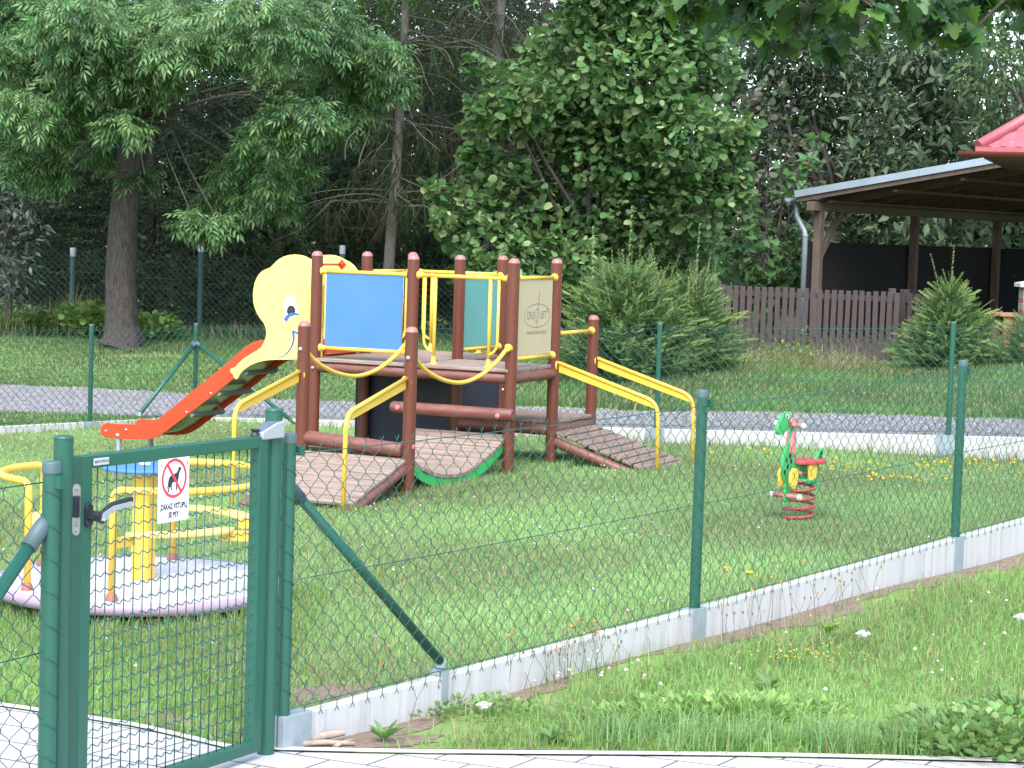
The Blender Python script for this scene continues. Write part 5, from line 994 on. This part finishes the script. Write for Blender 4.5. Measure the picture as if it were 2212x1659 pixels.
# lawn between left path and left fence, near side
x=rng.uniform(-4,-.9,30000); y=rng.uniform(7.4,11,30000); keep=(y>pav_edge(x)+.03)&~in_soil(x,y); x,y=x[keep],y[keep]; n=len(x); parts.append(blades(n,np.stack([x,y],-1),.05+.07*rng.random(n)*patchy(x,y,2),.0042+.002*rng.random(n),gcolors(x,y,n,(.20,.335,.10),.12),.7))
# banks behind the road
x,y=field(260000,-12,12,20.3,34.5); rf_=road_far(x)+.07*np.sin(x*3.1); lf=(y<road_far(x))&(y>back_line(x)+.06)&(y<np.interp(x,RNx,RNy)-.02)&(x<-3.5); keep=((y>rf_+.05)|lf)&~in_soil(x,y)&~((x>1.9)&(y>28.2)); x,y=x[keep],y[keep]; n=len(x)
h=(.05+.05*rng.random(n))*(.7+.7*patchy(x,y,.6))*np.where(x<-1.5,.62,1.15); parts.append(blades(n,np.stack([x,y],-1),h,.011+.007*rng.random(n),gcolors(x,y,n,(.135,.235,.080),.15),.6))
v,f_,c=merge(parts); setting(big('grass',v,f_,c,M_grass),'stuff','lawn grass with short uneven blades')
# tall dry grass and weeds in front of the picket fence and at the tree line
parts=[]
def tall(n,xa,xb,ya,yb,h0,h1,dry,base=(.20,.27,.10),lean=.55,w0=.009):
    x=rng.uniform(xa,xb,n); y=rng.uniform(ya,yb,n); parts.append(blades(n,np.stack([x,y],-1),rng.uniform(h0,h1,n)*(.5+.8*patchy(x,y,1.5)),w0*(.7+.6*rng.random(n)),gcolors(x,y,n,base,dry),lean))
tall(4200,2.55,4.6,25.7,27.4,.07,.24,.30,lean=.9); tall(1500,2.55,4.3,26.0,27.7,.12,.36,.55,lean=.9,w0=.007); tall(300,2.5,4.4,26.4,27.8,.25,.5,.7,lean=.5,w0=.006); tall(2400,1.0,3.0,25.4,27.,.08,.25,.3); tall(2500,-9,-5.7,30.6,31.9,.15,.55,.35,(.06,.11,.03)); tall(1200,-4.8,-1,30.8,32,.1,.35,.3,(.06,.11,.03)); tall(90,-6.7,-6.2,31.6,32,.3,.75,.9,lean=.35); tall(2600,5.5,8,25.8,27.2,.1,.26,.05,(.10,.20,.045))
v,f_,c=merge(parts); setting(big('tall_grass',v,f_,c,M_grass),'stuff','tall half dry grass at the fences')
# leafy plants
RT,RF=leaf_round(.1)
def herb(name,label,cat,c,n,r,h,size,col,T,F,m=M_leaf,pale=None,pp=0,up=.35,stems=True,sq=(1,1,.75),group=None):
    c=np.asarray(c,float); t_=thing(name,label,cat,c,group); p,d=ball(n,c+UZ*h*.5,1,(r*sq[0],r*sq[1],h*.5*sq[2]/.75),.2); p[:,2]=np.maximum(p[:,2],c[2]+.015); dd=d*[1,1,.2]+rng.normal(0,.4,(n,3))+np.array([0,0,up]); fr=frames(dd,None,rng.normal(0,.4,n)); big('leaves',*scat(T,F,p,fr,rng.uniform(size*.7,size*1.2,n),gcol(n,col,.22,.08,pale,pp)),m,t_)
    if stems:
        mb=MB()
        for q in p[:max(6,n//12)]: mb.tube([c+(q-c)*[.35,.35,0],q],[size*.03,size*.02],5)
        mb.build('stems',mat('green_stem',(.09,.14,.05),.7),t_)
    return t_
def hb(u,v,zc): q=at(u,v,zc); return np.array([q[0],q[1],tz(q[0],q[1])])
herb('nettle_clump','bright green leafy weeds growing left of the ash trunk','weeds',hb(190,690,31.),700,.50,.50,.095,(.16,.26,.07),RT,RF); herb('bramble_clump','light green bramble growing right of the ash trunk','weeds',hb(335,695,30.6),420,.38,.40,.095,(.18,.29,.08),RT,RF); herb('weed_clump','low green weeds growing at the left edge under the grey bush','weeds',hb(95,690,31.2),240,.5,.3,.12,(.07,.12,.035),RT,RF)
herb('goldenrod_clump','yellowish green bushy weed standing in the dry grass before the picket fence','weeds',hb(1700,822,26.6),320,.42,.42,.075,(.20,.27,.06),LT,LF); herb('herb_clump','tall thin green herb beside the downpipe foot','weeds',hb(1725,800,27.3),90,.14,.62,.06,(.18,.26,.07),LT,LF)
# front verge plants
def fg(u,v): q=gnd(u,v); return q
herb('mantle_patch','low light yellow green leaf patch in the middle of the front verge','ground cover',fg(1600,1545),900,.46,.05,.034,(.22,.36,.10),*MPL,sq=(1,.55,.75),up=1.2,stems=False); herb('mantle_patch','small light green leaf patch left in the front verge near the curb flowers','ground cover',fg(1420,1560),400,.30,.045,.032,(.22,.36,.10),*MPL,sq=(1,.6,.75),up=1.2,stems=False)
herb('clover_clump','dense dark green clover and dandelion clump in the bottom right corner','ground cover',fg(2120,1618),1300,.36,.12,.034,(.16,.28,.085),RT,RF,up=.9,pale=(.23,.34,.11),pp=.3,stems=True); herb('clover_clump','green clover clump with white flowers in front of the brace foot','ground cover',fg(1010,1540),520,.28,.05,.020,(.19,.32,.10),RT,RF,up=1.,stems=False); herb('clover_clump','round leaved green clump at the far right of the verge edge','ground cover',fg(2260,1590),700,.3,.13,.036,(.16,.28,.08),RT,RF,up=.9)
def rosette(name,label,c,n,L_,w_,up,col,cat='plant'):
    T=[(0,0,0),(.3,.16*w_,.05),(.65,.22*w_,.05),(1,0,-.12),(.65,-.22*w_,.05),(.3,-.16*w_,.05)]; F=[(0,2,1),(0,3,2),(0,4,3),(0,5,4)]
    c=np.asarray(c,float); t_=thing(name,label,cat,c); a=np.arange(n)*2.4+.3; dd=np.stack([np.cos(a),np.sin(a),np.full(n,up)+rng.normal(0,.25,n)],-1); fr=frames(dd,None,rng.normal(0,.35,n)); big('leaves',*scat(T,F,np.tile(c+UZ*.012,(n,1)),fr,L_*.68*rng.uniform(.65,1.1,n),gcol(n,col,.15,.06)),M_leaf,t_); return t_
rosette('plantain','upright narrow leaved plantain growing by the front board near the gate',fg(828,1605),12,.13,.5,1.0,(.15,.27,.08)); rosette('dandelion','flat dandelion rosette at the edge of the paving in the middle',fg(1195,1605),16,.15,.8,.3,(.16,.28,.09)); rosette('plantain','bright upright plantain beside the front board in the right half of the verge',fg(1790,1375),13,.12,.8,1.2,(.16,.28,.05)); rosette('dandelion','dandelion rosette in the grass at the paving edge right of the middle',fg(1330,1590),13,.13,.8,.5,(.16,.28,.10)); rosette('plantain','broad plantain in the lower middle of the verge',fg(1660,1490),10,.12,1.,.7,(.13,.22,.06))
# small flowers in the lawn
OT=[(1,0,.1),(0,1,.1),(-1,0,.1),(0,-1,.1),(0,0,1),(0,0,-.5)]; OF=[(0,1,4),(1,2,4),(2,3,4),(3,0,4),(1,0,5),(2,1,5),(3,2,5),(0,3,5)]
def flowers(name,x,y,h,size,col,var,label):
    n=len(x); p=np.stack([x,y,terr(x,y)+h],-1); a=rng.uniform(0,6.28,n); fr=(np.stack([np.cos(a),np.sin(a),.2*rng.normal(size=n)],-1),np.stack([-np.sin(a),np.cos(a),.2*rng.normal(size=n)],-1),np.tile([0,0,.75],(n,1))); setting(big(name,*scat(OT,OF,p,fr,size*rng.uniform(.6,1.2,n),gcol(n,col,var,.05)),leafmat('petal',.25,.7,.2)),'stuff',label)
x,y=field(2500,-7,7,7.2,22.5); keep=(side(x,y)<-.1)&(y<back_line(x)-.2)&(y>pav_edge(x)+.15)&~in_soil(x,y)&(rng.random(len(x))<np.clip(patchy(x+3,y,1.1)*1.5-.35,.05,1)*np.where(y<10.5,.30,1)*np.where((x>1.)&(y<16),.35,1))&(((x-CC[0])**2+(y-CC[1])**2)>.8**2); x,y=x[keep],y[keep]
flowers('clover_flowers',x,y,.045+.03*rng.random(len(x)),.0120,(.52,.47,.42),.12,'white clover flowers scattered over the lawn')
xx=np.concatenate([rng.normal(2.55,.35,24),rng.normal(3.3,.5,30),rng.normal(4.0,.4,40),rng.normal(2.0,.3,14),rng.normal(3.0,.2,30)]); yy=np.concatenate([rng.normal(17.4,.25,24),rng.normal(17.8,.3,30),rng.normal(17.9,.25,40),rng.normal(18.9,.15,14),rng.normal(16.6,.15,30)]); k=yy<back_line(xx)-.15; flowers('trefoil_flowers',xx[k],yy[k],.06+.02*rng.random(k.sum()),.016,(.80,.55,.03),.1,'yellow trefoil flowers near the back fence on the right')
x=np.concatenate([rng.normal(.30,.25,26),rng.uniform(.2,3,40)]); y=np.concatenate([rng.normal(8.55,.15,26),rng.uniform(7.6,10.5,40)]); k=(side(x,y)>.12)&(y>pav_edge(x)+.06); flowers('verge_flowers',x[k],y[k],.08+.05*rng.random(k.sum()),.0105,(.68,.62,.56),.12,'small white flowers in the front verge')
x=rng.normal(1.28,.16,70); y=rng.normal(9.0,.10,70); flowers('yellow_flowers',x,y,.05+.03*rng.random(70),.0055,(.72,.60,.08),.1,'tiny yellow flowers in the front verge')
M_petal=mat('yellow_petal',(.82,.58,.02),.6); M_umb=mat('white_umbel',(.74,.74,.70),.7); M_stem=mat('green_stem',(.09,.14,.05),.7)
def oneflower(name,label,u,v,hh,r,m,cat='flower',flat=.35,many=0):
    q=gnd(u,v); q=np.array([q[0],q[1],tz(q[0],q[1])]); t_=thing(name,label,cat,q); mb=MB(); mb.tube([q,q+UZ*hh],.0018,5); mb.build('stem',M_stem,t_); mb=MB()
    if many:
        for i in range(many):
            a=i*2.4; rr=r*math.sqrt((i+.5)/many); c=q+UZ*(hh+.006*math.cos(i))+np.array([rr*math.cos(a),rr*math.sin(a),-rr*.15]); mb.lathe([(0,-.003),(.006,.0),(.006,.003),(0,.005)],c,n=6); mb.tube([q+UZ*(hh-.03),c],.0008,4)
    else: mb.lathe([(.004,-.006),(r,.002),(r*.95,r*flat*.6),(r*.5,r*flat),(0,r*flat)],q+UZ*hh,n=14)
    mb.build('flower_head',m,t_)
oneflower('dandelion_flower','larger yellow dandelion flower just right of the first free fence post',1617,1258,.055,.022,M_petal); oneflower('dandelion_flower','small yellow dandelion flower closer to the first free fence post',1567,1243,.045,.014,M_petal); oneflower('clover_flower','single pink clover flower in the middle of the lawn',1205,1175,.03,.016,mat('pink_petal',(.60,.20,.34),.6))
oneflower('yarrow','wider white yarrow head in the verge left of the middle post board',1312,1412,.10,.035,M_umb,many=26); oneflower('yarrow','flat white yarrow head in the right half of the verge',1862,1415,.10,.032,M_umb,many=24); oneflower('yarrow','small white yarrow head low in the left part of the verge',1045,1560,.07,.028,M_umb,many=18); oneflower('yarrow','white yarrow head near the right edge of the picture',2206,1380,.11,.04,M_umb,many=24)
def stalks(label,u0,v0,u1,v1,n,h0,h1,seed,budm):
    rs=np.random.default_rng(seed); q=gnd((u0+u1)/2,(v0+v1)/2); t_=thing('hawkweed',label,'wildflowers',q)
    def bud(tp,st,k,m):
        bd=MB(); bd.lathe([(.0015*k,-.004),(.005*k,.003),(.0045*k,.010),(0,.012)],tp,n=7); bd.build('bud',m,st)
    for i in range(n):
        mb=MB(); k=rs.random(); b=gnd(u0+(u1-u0)*k,v0+(v1-v0)*k); b=b+np.array([rs.normal(0,.03),rs.normal(0,.03),0]); b[2]=tz(b[0],b[1]); hh=rs.uniform(h0,h1); tp=b+np.array([rs.normal(0,.035),rs.normal(0,.03),hh]); mid=(b+tp)/2+np.array([rs.normal(0,.012),rs.normal(0,.01),0]); mb.tube([b,mid,tp],.0011,4); t2=None
        if rs.random()<.5: t2=mid+np.array([rs.normal(0,.03),rs.normal(0,.02),hh*.35]); mb.tube([mid,t2],.0009,4)
        st=mb.build('stalk',mat('dry_stalk',(.16,.17,.10),.8),t_); bud(tp,st,1,budm[int(rs.random()<.3)])
        if t2 is not None: bud(t2,st,.8,budm[0])
BUD=[mat('bud_brown',(.17,.13,.08),.8),mat('orange_petal',(.66,.26,.03),.6)]
stalks('thin orange hawkweed stalks growing along the front board left of the first free post',1080,1500,1345,1455,34,.12,.27,1,BUD); stalks('thin brown flower stalks in front of the board right of the first free post',1570,1400,1790,1345,22,.12,.32,2,BUD); stalks('sparse thin stalks along the front board close to the gate',860,1560,1010,1530,10,.12,.28,3,BUD); stalks('branching weed stalks at the front board by the second free post',1760,1330,1880,1290,9,.10,.2,4,BUD)
# dead wood by the gate post
dw=fg(712,1612); dw=np.array([dw[0],dw[1],tz(dw[0],dw[1])]); M_dead=mat('dead_wood',(.28,.22,.17),.9,(.42,.35,.28),30,stretch=(1,4,4),c3=(.13,.10,.08),s3=12)
for lab,a,b,r in (('short dark broken branch piece lying by the gate post bracket',(-.07,.02,.016),(.05,.05,.04),.017),('longer pale bare stick lying in front of the gate post bracket',(-.10,-.03,.012),(.09,-.005,.014),.011),('thin pale chip of wood on the soil beside the paving',(.02,-.04,.008),(.085,.03,.02),.008)):
    mb=MB(); A1=dw+np.array(a);B1=dw+np.array(b); mb.tube([A1,A1*.6+B1*.4+np.array([.004,.008,.004]),B1],[r,r*.95,r*.7],9); tag(mb.build('dead_branch',M_dead),lab,'branch')

# dark sheet behind the picket fence, its colour standing in for shade
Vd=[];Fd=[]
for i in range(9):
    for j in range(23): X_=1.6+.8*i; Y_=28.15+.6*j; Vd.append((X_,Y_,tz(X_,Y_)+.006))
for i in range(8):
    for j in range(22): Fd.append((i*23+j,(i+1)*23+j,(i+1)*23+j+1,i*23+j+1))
setting(link('painted_shade_ground',Vd,Fd,mat('painted_shade_ground',(.045,.036,.028),.95,(.075,.06,.045),8,bump=.5)))
